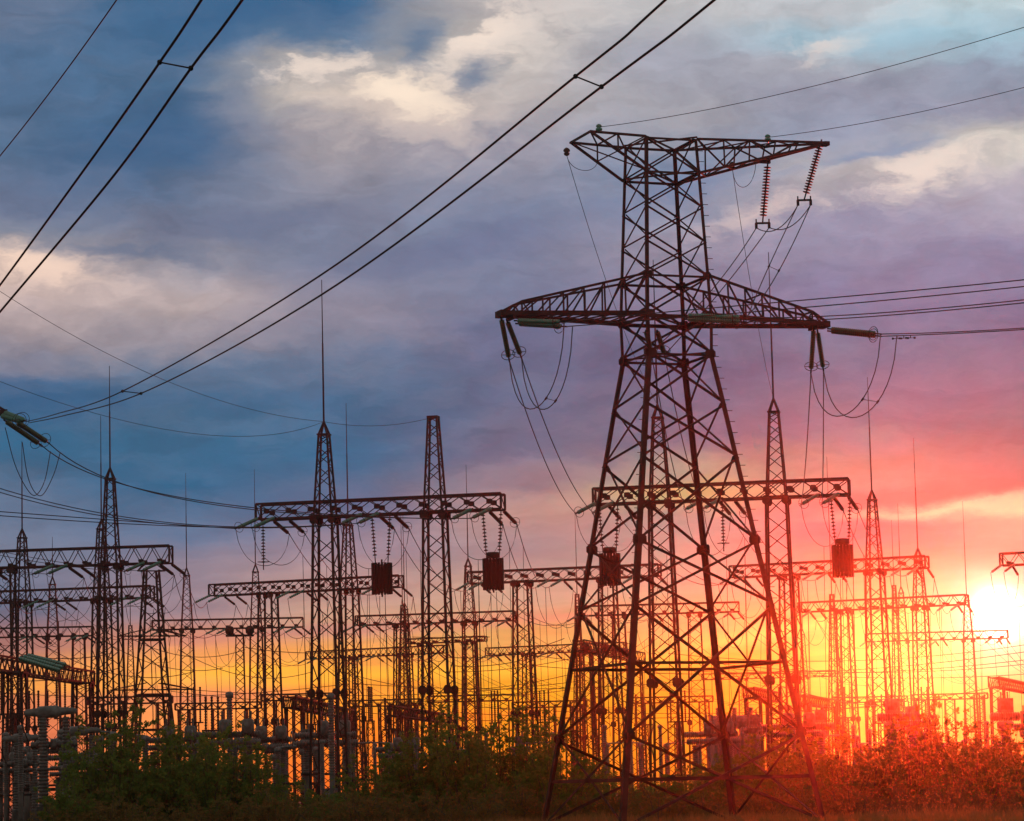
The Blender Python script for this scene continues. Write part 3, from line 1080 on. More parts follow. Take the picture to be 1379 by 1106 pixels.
insulator(UP[0][0], UP[0][1], M_DARKINS, 0.15, 17, 'ribbed string hanging upright inside the tip of the outrigger arm', GP, ring=False, sides=10, core=0.22)
insulator(UP[1][0], UP[1][1], M_DARKINS, 0.15, 18, 'ribbed string hanging at a slant from the outrigger tip', GP, ring=False, sides=10, core=0.22)
for i, (u, t) in enumerate(zip(UP, ('upright', 'slanting'))):
    y = MB()
    a = u[1]
    y.box(a + Z * -0.02, 0.56, 0.08, 0.07)
    for k in (-1, 1):
        y.box(a + Vector((0.25 * k, 0, -0.12)), 0.1, 0.12, 0.22)
        y.box(a + Vector((0.25 * k, 0, 0.06)), 0.05, 0.05, 0.16)
    tag(y.build('yoke_plate', M_RUST), 'small yoke clamp at the foot of the %s ribbed string' % t, 'yoke', 'yokes under the outrigger')


def pair(name, A, B, r, label, cat='cable', spacer=None, group=GW):
    wire(name, A, r, label, group, cat)
    wire(name, B, r, label, group, cat)
    if spacer is not None:
        i = int(len(A) * spacer)
        s = MB()
        o = Vector(A[i])
        s.tube([Vector((0, 0, 0)), Vector(B[i]) - o], r * 0.6, 5)
        for e in (Vector((0, 0, 0)), Vector(B[i]) - o):
            t = (Vector(A[i + 1]) - Vector(A[i - 1])).normalized()
            s.tube([e - t * r * 3.5, e + t * r * 3.5], r * 2.0, 6)
        sp = s.build('bundle_spacer', M_RUST)
        sp.location = o
        tag(sp, 'small spacer bar joining the %s' % ' '.join(label.split()[:10]), 'spacer', 'bundle spacers')


pair('jumper_cable', loop(LR[0][1], LF[0][1], 2.45), loop(LR[1][1], LF[1][1] + Vector((0.25, 0, 0)), 2.5), 0.02, 'jumper loop hanging under the left tip of the big crossarm', 'jumper cable', 0.62)
pair('jumper_cable', loop(RR[0][1], RF[0][1], 2.35), loop(RR[1][1], RF[1][1] + Vector((0.6, -0.2, 0)), 2.45), 0.02, 'jumper loop hanging beyond the right tip of the big crossarm', 'jumper cable', 0.70)
# middle phase jumpers over the outrigger strings
Y0, Y1 = UP[0][1], UP[1][1]
e = Vector((0.25, 0, -0.2))
f = Vector((-0.25, 0, -0.2))
pair('jumper_cable', sagline(Y0 + e, Y1 + e, 0.42), sagline(Y0 + f, Y1 + f, 0.5), 0.02, 'short jumper slung between the two strings of the outrigger', 'jumper cable')
pair('jumper_cable', through([Y1 + e, at(1062, 340, 115.0), MF[0][1]]), through([Y1 + f, at(1044, 340, 114.8), MF[1][1]]), 0.02, 'jumper sweeping down from the slanting outrigger string to the crossarm', 'jumper cable', 0.46)
pair('jumper_cable', through([Y0 + e, at(968, 395, 115.2), MR[1][1]]), through([Y0 + f, at(955, 395, 115.0), MR[0][1]]), 0.02, 'jumper sweeping from the upright outrigger string behind the pylon body', 'jumper cable')
# line conductors to the right of the frame
pair('overhead_cable', extend(through([LF[0][1], at(1110, 402, 100), at(1379, 377, 94), at(1900, 300, 82)]), 60), extend(through([LF[1][1], at(1110, 412, 100.3), at(1379, 386, 94.3), at(1900, 312, 82.3)]), 60), 0.02,
     'upper twin cable passing behind the crossarm out to the right')
pair('overhead_cable', extend(through([MF[0][1], at(1180, 422, 104), at(1379, 404, 99), at(1900, 340, 88)]), 60), extend(through([MF[1][1], at(1180, 426, 104.3), at(1379, 408, 99.3), at(1900, 346, 88.3)]), 60), 0.02,
     'lower twin cable running out to the right from the pylon middle')
pair('overhead_cable', extend(through([RF[0][1], at(1290, 447, 111), at(1379, 442, 108.4), at(1900, 395, 96)]), 60), extend(through([RF[1][1], at(1290, 449, 111.3), at(1379, 444, 108.7), at(1900, 398, 96.3)]), 60), 0.02,
     'twin cable leaving the olive string at the right crossarm tip')
# dampers on the right conductors
for i, px in enumerate((1203, 1212, 1221)):
    b = MB()
    p = at(px + 5, 452.5 - i * 0.4, 113.5)
    b.tube([p + Vector((-0.16, 0, -0.10)), p + Vector((0.16, 0, -0.10))], 0.012, 5)
    b.bar(p, p + Z * -0.1, 0.03)
    for k in (-1, 1):
        b.tube([p + Vector((0.12 * k, 0, -0.10)), p + Vector((0.20 * k, 0, -0.10))], 0.04, 6)
    tag(b.build('vibration_damper', M_RUST), 'tiny damper weight on the cable past the right crossarm tip', 'damper', 'dampers on the right cable')
# rear conductors down to the tall portal
for k in range(2):
    wire('overhead_cable', sagline(LR[k][1], ENDS['B', 0][0][k], 0.9), 0.022, 'cable dropping from the left crossarm tip to the portal behind', GW)
    wire('overhead_cable', sagline(MR[k][1], ENDS['B', 1][0][k], 0.8), 0.022, 'cable dropping through the pylon body to the portal behind', GW)
    wire('overhead_cable', sagline(RR[k][1], ENDS['B', 2][0][k], 0.6), 0.022, 'cable dropping from the right crossarm tip to the portal behind', GW)


# earth wires and their little glass insulators
def pot(p, q, label, mm=None):
    b = MB()
    b.lathe((0, 0, 0), Vector(q) - Vector(p), [(0, 0.03), (0.04, 0.09), (0.10, 0.135), (0.16, 0.12), (0.18, 0.06), (0.22, 0.12), (0.28, 0.10), (0.32, 0.04)], 10)
    o = b.build('glass_insulator', mm or M_GREEN)
    o.location = p
    return tag(o, label, 'insulator', 'earth wire insulators')


E1, E2 = pyl(-2.95, -1.02, 26.2), at(1034, 192, 115.6)
pot(E1, E1 + Z, 'small green glass insulator on top of the left arm end')
pot(E2, E2 + Z, 'small green glass insulator on top of the outrigger arm')
E3, E4 = at(763, 199, 112.4), at(986, 218, 115.6)
pot(E3, E3 - Z, 'small dark insulator hanging under the left arm corner', M_DARKINS)
pot(E4, E4 - Z * 1, 'small dark insulator hanging under the root of the outrigger', M_DARKINS)
wire('earth_wire', extend(through([E1 + Z * 0.2, at(1080, 120, 103.5), at(1379, 37, 95.5), at(1700, -70, 87)]), 60), 0.013, 'thin earth wire rising from the left arm end to the upper right', 'earth wires')
wire('earth_wire', extend(through([E2 + Z * 0.2, at(1210, 157, 110.5), at(1379, 118, 105.5), at(1700, 30, 97)]), 60), 0.013, 'thin earth wire rising from the outrigger arm to the right', 'earth wires')
tA, tB = PORTALS['A']['tops'], PORTALS['B']['tops']
wire('earth_wire', sagline(E3 - Z * 0.3, Vector(tB[0]), 0.9), 0.012, 'thin earth wire dropping from the left arm corner behind the crossarm', 'earth wires')
wire('earth_wire', sagline(E4 - Z * 0.3, Vector(tB[1]), 0.8), 0.012, 'thin earth wire dropping from the outrigger root to a spired mast', 'earth wires')
wire('earth_wire', loop(E3 - Z * 0.3, pyl(-2.2, 1.0, 25.6), 0.5), 0.012, 'small slack loop under the left arm corner', 'earth wires')
wire('earth_wire', loop(E4 - Z * 0.3, at(1018, 218, 115.6), 0.85), 0.012, 'small slack loop under the outrigger root', 'earth wires')
wire('earth_wire', sagline(tA[0], tA[1], 0.35), 0.013, 'thin earth wire joining the tops of the two left masts', 'earth wires')
wire('earth_wire', through([at(-60, 352, 141), at(205, 505, 152), Vector(tA[0])]), 0.013, 'thin earth wire falling from the left edge to the tallest left mast', 'earth wires')
wire('earth_wire', through([at(-60, 490, 150), at(280, 586, 157), Vector(tA[0])]), 0.013, 'thin slack earth wire low across the blue cloud', 'earth wires')
wire('earth_wire', through([at(-70, 290, 66), at(0, 210, 60), at(157, 0, 50), at(420, -420, 38)]), 0.013, 'thin lone wire crossing the upper left corner', 'earth wires')

# ---- the second line: twin conductors sweeping overhead from the left pylon
tip2 = at(10, 557, 137)
b2 = 0.2
FL2 = []
for dx, d0 in ((0.0, 0), (0.45, 0.4)):
    FL2.append(d0)
pA = through([at(40, 568, 134), at(165, 527, 86.5), at(775, 103, 41.5), at(896, 0, 36.6), at(1400, -560, 26)], 60)
pB = through([at(46, 569, 134), at(190, 530, 86.2), at(810, 117, 41.0), at(962, 0, 35.8), at(1490, -560, 25.4)], 60)


def poly(pts, n=14):                             # straight-ish smooth line through many points (Catmull-Rom)
    pts = [Vector(p) for p in pts]
    pts = [pts[0] * 2 - pts[1]] + pts + [pts[-1] * 2 - pts[-2]]
    out = []
    for i in range(1, len(pts) - 2):
        a, b, c, d = pts[i - 1:i + 3]
        for k in range(n):
            t = k / n
            out.append(0.5 * ((2 * b) + (c - a) * t + (2 * a - 5 * b + 4 * c - d) * t * t + (3 * b - a - 3 * c + d) * t ** 3))
    out.append(pts[-2])
    return out


pA = poly([at(36, 568, 134), at(75, 558, 112), at(165, 527, 86.5), at(430, 372, 56), at(775, 103, 41.5), at(896, 0, 38.3), at(1400, -460, 28)])
pB = poly([at(40, 569.5, 134), at(86, 560, 110), at(190, 530, 86), at(430, 399, 55.6), at(810, 117, 41.0), at(962, 0, 37.4), at(1490, -440, 27.4)])
G2 = 'twin cables of the second line'
L2 = 'long twin cable sweeping from the left crossarm tip up over the viewer'
wire('overhead_cable', pA, 0.019, L2, G2)
wire('overhead_cable', pB, 0.019, L2, G2)
qA = poly([at(-60, 462, 46), at(0, 384, 42), at(128, 208, 35.5), at(215, 84, 31.8), at(271, 0, 29.8), at(480, -330, 24)])
qB = poly([at(-60, 492, 45.6), at(0, 420, 41.6), at(152, 238, 35), at(257, 92, 31.3), at(326, 0, 29.2), at(560, -340, 23.4)])
L3 = 'steep twin cable crossing the upper left of the sky'
wire('overhead_cable', qA, 0.016, L3, G2)
wire('overhead_cable', qB, 0.016, L3, G2)


def spacer(p, q, r, label):
    s = MB()
    p, q = Vector(p), Vector(q)
    s.tube([p, q], r * 0.55, 6)
    d = (q - p).normalized()
    for e in (p, q):
        s.lathe(e - Z * r * 1.5, e + Z * r * 1.5, [(0, r * 0.8), (r * 0.6, r * 1.5), (r * 2.4, r * 1.5), (r * 3, r * 0.8)], 8)
    tag(s.build('bundle_spacer', M_RUST), label, 'spacer', 'bundle spacers')


spacer(at(775, 103, 41.5), at(810, 117, 41.0), 0.022, 'dark spacer between the sweeping twin cables above the pylon')
spacer(at(165, 527, 86.5), at(190, 530, 86), 0.028, 'small spacer low on the sweeping twin cables near the blue cloud')
spacer(at(215, 84, 31.8), at(257, 92, 31.3), 0.018, 'dark spacer between the steep twin cables at the top')
# strings and jumpers at the left pylon tip
GL = 'insulator strings of the left pylon'
LS = [(at(6, 566, 137.2), at(56, 600, 139.6)), (at(22, 568, 137.6), at(66, 597, 140.2))]
for p, q in LS:
    insulator(p, q, M_OLIVE, 0.13, 20, 'fat dark green string sloping down from the tip at the left edge', GL, sides=10)
for p, q in ((at(2, 560, 136.6), at(30, 568, 134.4)), (at(6, 556, 136.4), at(34, 567, 134.2))):
    insulator(p, q, M_GREEN, 0.13, 18, 'short looking green string pointing at the viewer by the left tip', GL, sides=10)
wire('jumper_cable', poly([at(7, 576, 135), at(20, 625, 136.5), at(36, 658, 138), at(48, 667, 139), at(60, 648, 139.6), at(68, 608, 139.8)]), 0.02, 'jumper loop hanging below the tip at the left edge', 'left jumper loops', 'jumper cable')
wire('jumper_cable', poly([at(30, 596, 135), at(37, 640, 136.5), at(47, 663, 138), at(58, 666, 139), at(72, 640, 140), at(81, 610, 140.4)]), 0.02, 'jumper loop hanging below the tip at the left edge', 'left jumper loops', 'jumper cable')
GX = 'cables from the left pylon to the yard'
for k in range(2):
    wire('overhead_cable', through([LS[k][1], at(342 + 4 * k, 684 + 3 * k, 158), ENDS['A', 2][0][k]]), 0.026, 'cable falling from the fat dark green strings toward the left portal', GX)
    wire('overhead_cable', through([at(-80, 630 + 6 * k, 146), at(250, 706 + 2 * k, 157), ENDS['A', 1][0][k]]), 0.024, 'slack cable from the left edge to the middle of the left portal', GX)
    wire('overhead_cable', through([at(-80, 683 + 5 * k, 146), at(200, 704 + 3 * k, 157), ENDS['A', 0][0][k]]), 0.024, 'slack cable from the left edge to the near end of the left portal', GX)
    for ph in range(1, 3):
        q = ENDS['C', ph][0][k]
        wire('overhead_cable', sagline(q + Vector((-16, -22, 3.2)), q, 0.8), 0.019, 'cable coming in from outside to the %s of the front left portal' % SIDE[ph], GX)
    for ph in range(3):
        q = ENDS['D', ph][0][k]
        wire('overhead_cable', sagline(ENDS['C', ph][1][k], q, 0.8), 0.019, 'cable joining the two left edge portals at their %s' % SIDE[ph], GX)
# lying green strings of the low frame
for k in range(3):
    insulator(at(22 + 6 * k, 886 - 2 * k, 166 + 2 * k), at(86 + 4 * k, 905 - 4 * k, 172 + 2 * k), M_GREEN, 0.15, 16, 'green string lying nearly level by the low left frame', 'low green strings')

# ------------------------------------------------------------------ apparatus on the ground
rng = random.Random(11)


def ribbed(m, p, q, r, step=0.11, depth=0.28, n=10):
    p, q = Vector(p), Vector(q)
    L = (q - p).length
    prof = [(0, r * 0.8)]
    k = max(3, int(L / step))
    s = L / k
    for i in range(k):
        t = i * s
        prof += [(t + s * 0.1, r * (1 - depth)), (t + s * 0.45, r), (t + s * 0.6, r), (t + s * 0.95, r * (1 - depth))]
    prof.append((L, r * 0.8))
    m.lathe(p, q, prof, n)


def steel_stand(m, h, w=0.35, lace=0.04):
    lattice(m, (0, 0, 0), w, (0, 0, h), w * 0.9, 0.08, lace, Vector((1, 0, 0)), Vector((0, 1, 0)), 1.0)
    m.box((0, 0, h + 0.03), w * 2.4, w * 2.4, 0.08)
    m.box((0, 0, -0.05), w * 2.6, w * 2.6, 0.25)


def ground_at(px, d):
    p = at(px, 1000, d)
    # follow the leaning frame down to the ground
    lo, hi = p.x - 4, p.x + 4
    for _ in range(30):
        mid = (lo + hi) / 2
        if pix((mid, d, 3.5))[0] < px:
            lo = mid
        else:
            hi = mid
    return Vector((lo, d, 0))


def make_breaker(label):                        # two lying ribbed chambers with grey cans on top
    r = empty('circuit_breaker', (0, 0, 0), 0, label, 'circuit breaker', 'grey apparatus of the switchyard')
    for x in (-1.0, 1.0):
        m = MB()
        m.tube([(x, 0, 0), (x, 0, 2.4)], 0.16, 10)
        m.box((x, 0, 0.05), 0.5, 0.5, 0.3)
        m.build('post', M_CONC, r)
        m = MB()
        ribbed(m, (x, 0, 2.4), (x, 0, 3.7), 0.21)
        m.build('support_insulator', M_PORC, r)
    m = MB()
    m.box((0, 0, 2.36), 2.6, 0.4, 0.12)
    m.build('base_frame', M_RUST, r)
    for y, z in ((-0.35, 3.9), (0.35, 4.3)):
        m = MB()
        ribbed(m, (-1.55, y, z), (-0.1, y, z), 0.19, 0.12)
        ribbed(m, (0.1, y, z), (1.55, y, z), 0.19, 0.12)
        m.tube([(-0.12, y, z), (0.12, y, z)], 0.23, 10)
        m.build('breaking_chamber', M_PORC, r)
    for x in (-0.15, 0.95):
        m = MB()
        m.lathe((x, 0.1, 4.3), (x, 0.1, 5.2), [(0, 0.2), (0.05, 0.31), (0.6, 0.31), (0.72, 0.25), (0.74, 0.1)], 14)
        c = m.build('tank', M_GREY, r)
        for k in (-0.14, 0.14):
            m = MB()
            ribbed(m, (x + k, 0.1, 5.0), (x + k, 0.1, 5.42), 0.07, 0.07, 0.35, 8)
            m.build('bushing', M_PORC, c)
    m = MB()
    pts = [(-1.75, 0.38 * math.cos(a * math.pi / 8), 4.15 + 0.38 * math.sin(a * math.pi / 8)) for a in range(17)]
    m.tube(pts, 0.035, 6)
    m.bar((-1.75, -0.38, 4.15), (-1.75, 0.38, 4.15), 0.04)
    m.build('shield_ring', M_GREY, r)
    m = MB()
    m.box((0.1, -0.5, 1.2), 0.7, 0.4, 0.9)
    m.build('control_cabinet', M_GREY, r)
    return r


def make_ct(label):                             # tall porcelain column with a tank, a ribbed drum and a block on top
    r = empty('current_transformer', (0, 0, 0), 0, label, 'current transformer', 'grey apparatus of the switchyard')
    m = MB()
    steel_stand(m, 1.7, 0.32)
    m.build('stand', M_RUST, r)
    m = MB()
    m.lathe((0, 0, 1.72), (0, 0, 2.4), [(0, 0.42), (0.55, 0.42), (0.66, 0.32)], 14)
    m.build('base_tank', M_GREY, r)
    m = MB()
    ribbed(m, (0, 0, 2.38), (0, 0, 4.3), 0.34, 0.14)
    m.build('column', M_PORC, r)
    m = MB()
    m.lathe((0, 0, 4.28), (0, 0, 4.75), [(0, 0.34), (0.1, 0.48), (0.38, 0.48), (0.45, 0.38)], 14)
    m.build('head', M_GREY, r)
    m = MB()
    ribbed(m, (-0.85, 0, 4.98), (0.85, 0, 4.98), 0.27, 0.14)
    m.build('drum', M_PORC, r)
    m = MB()
    m.box((0.05, 0, 5.62), 0.74, 0.6, 0.8)
    for k in range(6):
        m.box((-0.25 + 0.12 * k, -0.33, 5.62), 0.04, 0.06, 0.7)
    t = m.build('block', M_GREY, r)
    for k in (-0.2, 0.2):
        m = MB()
        ribbed(m, (k, 0, 6.0), (k, 0, 6.38), 0.06, 0.07, 0.35, 8)
        m.build('bushing', M_PORC, t)
    return r


def make_post(label, h=3.4, base=2.2, r_=0.17):
    r = empty('post_insulator', (0, 0, 0), 0, label, 'insulator post', 'porcelain posts of the switchyard')
    m = MB()
    m.tube([(0, 0, -0.1), (0, 0, base)], 0.13, 10)
    m.build('pillar', M_CONC, r)
    m = MB()
    h1 = h / 2
    ribbed(m, (0, 0, base), (0, 0, base + h1), r_, 0.12)
    m.tube([(0, 0, base + h1), (0, 0, base + h1 + 0.08)], r_ * 0.9, 10)
    ribbed(m, (0, 0, base + h1 + 0.08), (0, 0, base + h), r_ * 0.9, 0.12)
    m.build('porcelain', M_PORC, r)
    m = MB()
    m.lathe((0, 0, base + h), (0, 0, base + h + 0.35), [(0, 0.1), (0.05, 0.19), (0.22, 0.19), (0.3, 0.08)], 10)
    m.build('cap', M_GREY, r)
    return r


def make_switch(label):                         # two porcelain columns carrying a lying blade arm
    r = empty('disconnector', (0, 0, 0), 0, label, 'disconnector', 'disconnectors of the switchyard')
    m = MB()
    m.box((0, 0, 2.3), 3.2, 0.35, 0.18)
    for x in (-1.2, 1.2):
        m.bar((x, 0, -0.1), (x, 0, 2.25), 0.16)
    m.bar((-1.2, 0, 0.4), (1.2, 0, 2.1), 0.06)
    m.build('support_frame', M_RUST, r)
    for x in (-1.2, 1.2):
        m = MB()
        ribbed(m, (x, 0, 2.4), (x, 0, 4.3), 0.19, 0.13)
        m.build('porcelain', M_PORC, r)
        m = MB()
        m.lathe((x, 0, 4.3), (x, 0, 4.62), [(0, 0.14), (0.06, 0.24), (0.24, 0.24), (0.32, 0.12)], 10)
        m.build('head', M_GREY, r)
    m = MB()
    m.tube([(-1.2, 0, 4.6), (0.0, 0, 4.66)], 0.06, 8)
    m.tube([(0.0, 0, 4.66), (1.2, 0, 4.6)], 0.05, 8)
    m.build('blade_arm', M_GREY, r)
    return r


def make_big_head(label):                       # big apparatus: porcelain columns under a long swollen drum
    r = empty('bulk_breaker', (0, 0, 0), 0, label, 'circuit breaker', 'large apparatus at the edge')
    for x, q in ((-0.4, 0.2), (0.5, 0.16)):
        m = MB()
        m.box((x, 0, 0.5), 0.5, 0.45, 1.2)
        m.build('cabinet', M_CONC, r)
        m = MB()
        ribbed(m, (x, 0, 1.1), (x, 0, 2.5), q * 1.2, 0.13)
        m.tube([(x, 0, 2.5), (x, 0, 2.62)], q * 1.35, 12)
        ribbed(m, (x, 0, 2.62), (x, 0, 4.6), q, 0.13)
        m.build('column', M_PORC, r)
    m = MB()
    m.lathe((-1.15, 0, 4.78), (0.95, 0, 4.84), [(0, 0.08), (0.12, 0.14), (0.5, 0.17), (0.62, 0.24), (1.3, 0.25), (1.42, 0.17), (1.9, 0.13), (2.1, 0.06)], 14)
    m.build('drum', M_GREY, r)
    m = MB()
    ribbed(m, (-0.9, 0.2, 3.5), (0.9, 0.2, 3.55), 0.17, 0.14)
    m.tube([(-0.12, 0.2, 3.52), (0.12, 0.2, 3.52)], 0.24, 12)
    m.build('lower_drum', M_PORC, r)
    for pts in ([(0.5, 0, 4.95), (0.7, 0.1, 5.05), (0.95, 0.1, 4.6), (1.0, 0.1, 3.6)], [(-1.1, 0, 4.8), (-1.3, 0.1, 4.5), (-0.95, 0.2, 3.55)]):
        m = MB()
        m.tube(pts, 0.025, 5)
        m.build('lead', M_WIRE, r)
    return r


def place(proto, used, px, d, rz, label, sc=1.0):
    p = ground_at(px, d)
    if not used:
        proto.location, proto.rotation_euler = p, (0, 0, rz)
        proto['label'] = label
        proto.scale = (sc, sc, sc)
        return proto
    o = dup(proto, p, rz, label)
    o.scale = (sc, sc, sc)
    return o


def top_scale(h, px, py, d):                     # size so that the top of an h-metre thing reaches a pixel row
    p = at(px, py, d)
    return p.z / h


WHERE = lambda px: ('by the left picture edge' if px < 130 else 'below the small pylon' if px < 250 else 'left of the tallest left mast' if px < 400 else
                    'below the tallest left mast' if px < 480 else 'between the two left masts' if px < 575 else 'beside the spireless mast' if px < 690 else
                    'before the left pylon legs' if px < 790 else 'between the pylon legs' if px < 940 else 'beyond the right pylon legs' if px < 1050 else
                    'just right of the pylon' if px < 1120 else 'under the tall right spires' if px < 1230 else 'under the sun glare')

bk = make_breaker('x')
for i, (px, py, d, rz, lab) in enumerate([
        (308, 958, 172, 0.12, 'grey breaker with two cans showing above the bush left of the tallest mast'),
        (356, 968, 184, 0.25, 'grey breaker half hidden behind the first, nearer the tallest mast'),
        (440, 960, 172, 0.2, 'grey breaker with cans at the foot of the mast with the tallest spire'),
        (540, 985, 180, 0.3, 'grey breaker peeping over bushes between the two left masts'),
        (615, 990, 190, 0.2, 'breaker almost hidden right of the spireless mast'),
        (960, 962, 182, 0.15, 'pale breaker between the right legs of the pylon'),
        (1068, 950, 178, 0.2, 'breaker showing just behind the outer right leg of the pylon'),
        (232, 968, 190, 0.1, 'grey breaker with cans low beneath the small pylon'),
        (22, 1005, 150, 0.2, 'dark breaker at the picture edge below the swollen drum'),
        (98, 1012, 150, 0.1, 'breaker just before the green bush at the far left'),
        (60, 985, 175, 0.3, 'breaker behind the porcelain columns at the far left')]):
    place(bk, i, px, d, rz, lab, top_scale(5.42, px, py, d))
ct = make_ct('x')
for i, (px, py, d, rz, lab) in enumerate([
        (1203, 932, 176, 0.15, 'grey transformer column with a block head under the tallest right spire'),
        (1230, 944, 188, 0.1, 'grey transformer column standing close right of the block headed one'),
        (1355, 932, 176, 0.2, 'block headed transformer column by the right picture edge'),
        (1384, 950, 180, 0.1, 'transformer column cut by the right picture edge'),
        (1106, 948, 190, 0.0, 'pale transformer column right of the outer pylon leg'),
        (1016, 955, 196, 0.2, 'transformer column in front of the pale tank building'),
        (700, 985, 200, 0.1, 'transformer column half sunk in bushes left of the pylon'),
        (412, 975, 186, 0.1, 'transformer column left of the mast with the tallest spire'),
        (372, 985, 196, 0.3, 'transformer column behind the bushes under the slim far spires')]):
    place(ct, i, px, d, rz, lab, top_scale(6.38, px, py, d))
po = make_post('x')
for i, (px, py, d) in enumerate([(310, 930, 176), (434, 995, 150), (447, 932, 160), (470, 985, 170), (560, 1000, 175), (655, 985, 190), (745, 985, 195), (815, 975, 185),
                                 (850, 990, 178), (890, 975, 205), (1000, 985, 170), (1040, 975, 185), (1095, 960, 180), (1150, 975, 178), (1172, 980, 190), (1262, 990, 200),
                                 (1300, 985, 190), (1330, 970, 182), (8, 985, 148), (28, 975, 146), (62, 1000, 140), (100, 990, 150), (330, 1000, 180), (385, 1000, 190),
                                 (505, 1000, 185), (525, 1010, 170), (590, 1005, 180), (955, 1000, 190), (980, 1005, 178), (1210, 1000, 182), (1245, 985, 196), (1345, 1000, 176)]):
    place(po, i, px, d, 0.3 * i, 'ribbed porcelain post %s, %s' % (WHERE(px), ('with its head against the orange sky', 'slim and half hidden')[i % 2]), top_scale(5.95, px, py, d))
sw = make_switch('x')
for i, (px, py, d, rz) in enumerate([(60, 1005, 152, 0.15), (118, 985, 160, 0.2), (165, 990, 175, 0.3), (290, 1000, 190, 0.15), (400, 1005, 180, 0.2), (500, 1000, 200, 0.1), (580, 995, 210, 0.2),
                                     (725, 1000, 210, 0.15), (840, 1000, 200, 0.2), (920, 1000, 205, 0.2), (1045, 990, 200, 0.2), (1130, 990, 200, 0.1), (1180, 1000, 205, 0.2), (1290, 1000, 200, 0.15), (1320, 995, 205, 0.1)]):
    place(sw, i, px, d, rz, 'twin column disconnector with a lying arm %s' % WHERE(px), top_scale(4.66, px, py, d))
bh_ = make_big_head('x')
for i, (px, py, d, rz, lab) in enumerate([(72, 947, 140, 0.1, 'large breaker with a swollen grey drum on porcelain columns by the left edge'),
                                          (34, 985, 148, 0.3, 'second large breaker behind the swollen drum at the left edge'),
                                          (110, 975, 158, 0.2, 'large breaker between the drum and the green bush at left')]):
    place(bh_, i, px, d, rz, lab, top_scale(5.15, px, py, d))

# the crowded low background: bus frames far back and slim posts
for i, (xa, xb, y, zt) in enumerate([(118, 232, 940, 10.5), (236, 352, 948, 10.5), (352, 452, 936, 11.5), (470, 566, 944, 10.5), (575, 690, 938, 11.0), (690, 790, 946, 10.5), (850, 960, 940, 11.0), (1120, 1222, 940, 11.0), (1228, 1330, 936, 11.0)]):
    portal('far%d' % i, (xa, y), (xb, y - 2.6), [(xa + 12, None, None), ((xa + xb) / 2, None, None), (xb - 12, None, None)], 'low bus frame far back %s' % WHERE((xa + xb) / 2), zt=zt, bh=0.6, bw=0.7, wbase=0.5, xstyle=False, gus=False, chord=0.13, lace=0.06)
for i in range(70):
    px = 4 + i * 19.6 + rng.uniform(-7, 7)
    d = rng.uniform(165, 290)
    y0 = rng.uniform(800, 905)
    a = hang(px, y0)
    b = at(pix(a)[0] + 4 + rng.uniform(-6, 6), 992, a.y + rng.uniform(-6, 6))
    wire('dropper_cable', sagline(a, b, rng.uniform(-0.25, 0.25), 8), 0.018, 'fine dropper wire low among the apparatus %s' % WHERE(px), 'low dropper wires', n=4)
for i, (px, py, d) in enumerate([(15, 905, 190), (52, 930, 200), (88, 915, 210), (150, 935, 220), (262, 925, 225), (286, 938, 185), (420, 930, 230), (500, 925, 240), (520, 940, 205), (615, 935, 230), (668, 930, 240), (735, 930, 250), (770, 945, 210),
                                 (868, 935, 230), (915, 930, 240), (1052, 925, 230), (1140, 925, 250), (1190, 935, 240), (1252, 925, 260), (1322, 935, 250)]):
    p = ground_at(px, d)
    h = at(px, py, d).z
    r = empty('bus_support', p, 0.2 * i, 'slim dark bus support column with a short top arm %s' % WHERE(px), 'bus support', 'bus supports of the yard')
    m = MB()
    lattice(m, (0, 0, 0), 0.32, (0, 0, h * 0.72), 0.24, 0.07, 0.04, Vector((1, 0, 0)), Vector((0, 1, 0)), 1.0)
    m.box((0, 0, h * 0.72 + 0.05), 1.5, 0.4, 0.1)
    m.build('column', M_RUST, r)
    for x in (-0.6, 0.0, 0.6):
        m = MB()
        ribbed(m, (x, 0, h * 0.72 + 0.1), (x, 0, h), 0.085, 0.16, 0.35, 8)
        m.build('porcelain', M_DARKINS, r)

# pale power transformer behind the pylon
P0 = ground_at(986, 215)
tr = empty('power_transformer', P0, 0.2, 'pale transformer tank with a drum on top behind the right pylon legs', 'power transformer')
m = MB()
m.box((0, 0, 2.6), 3.0, 2.2, 4.6)
for k in range(9):
    m.box((-1.4 + 0.35 * k, -1.2, 2.5), 0.08, 0.5, 3.8)
m.build('tank', M_GREY, tr)
m = MB()
m.tube([(-1.4, 0.3, 5.9), (1.3, 0.3, 5.9)], 0.5, 14)
m.bar((-0.9, 0.3, 4.8), (-0.9, 0.3, 5.5), 0.15)
m.bar((0.9, 0.3, 4.8), (0.9, 0.3, 5.5), 0.15)
m.build('conservator', M_GREY, tr)
for x in (-1.0, 0, 1.0):
    m = MB()
    ribbed(m, (x, -0.6, 4.9), (x * 1.2, -1.0, 6.9), 0.2, 0.16)
    m.build('bushing', M_PORC, tr)

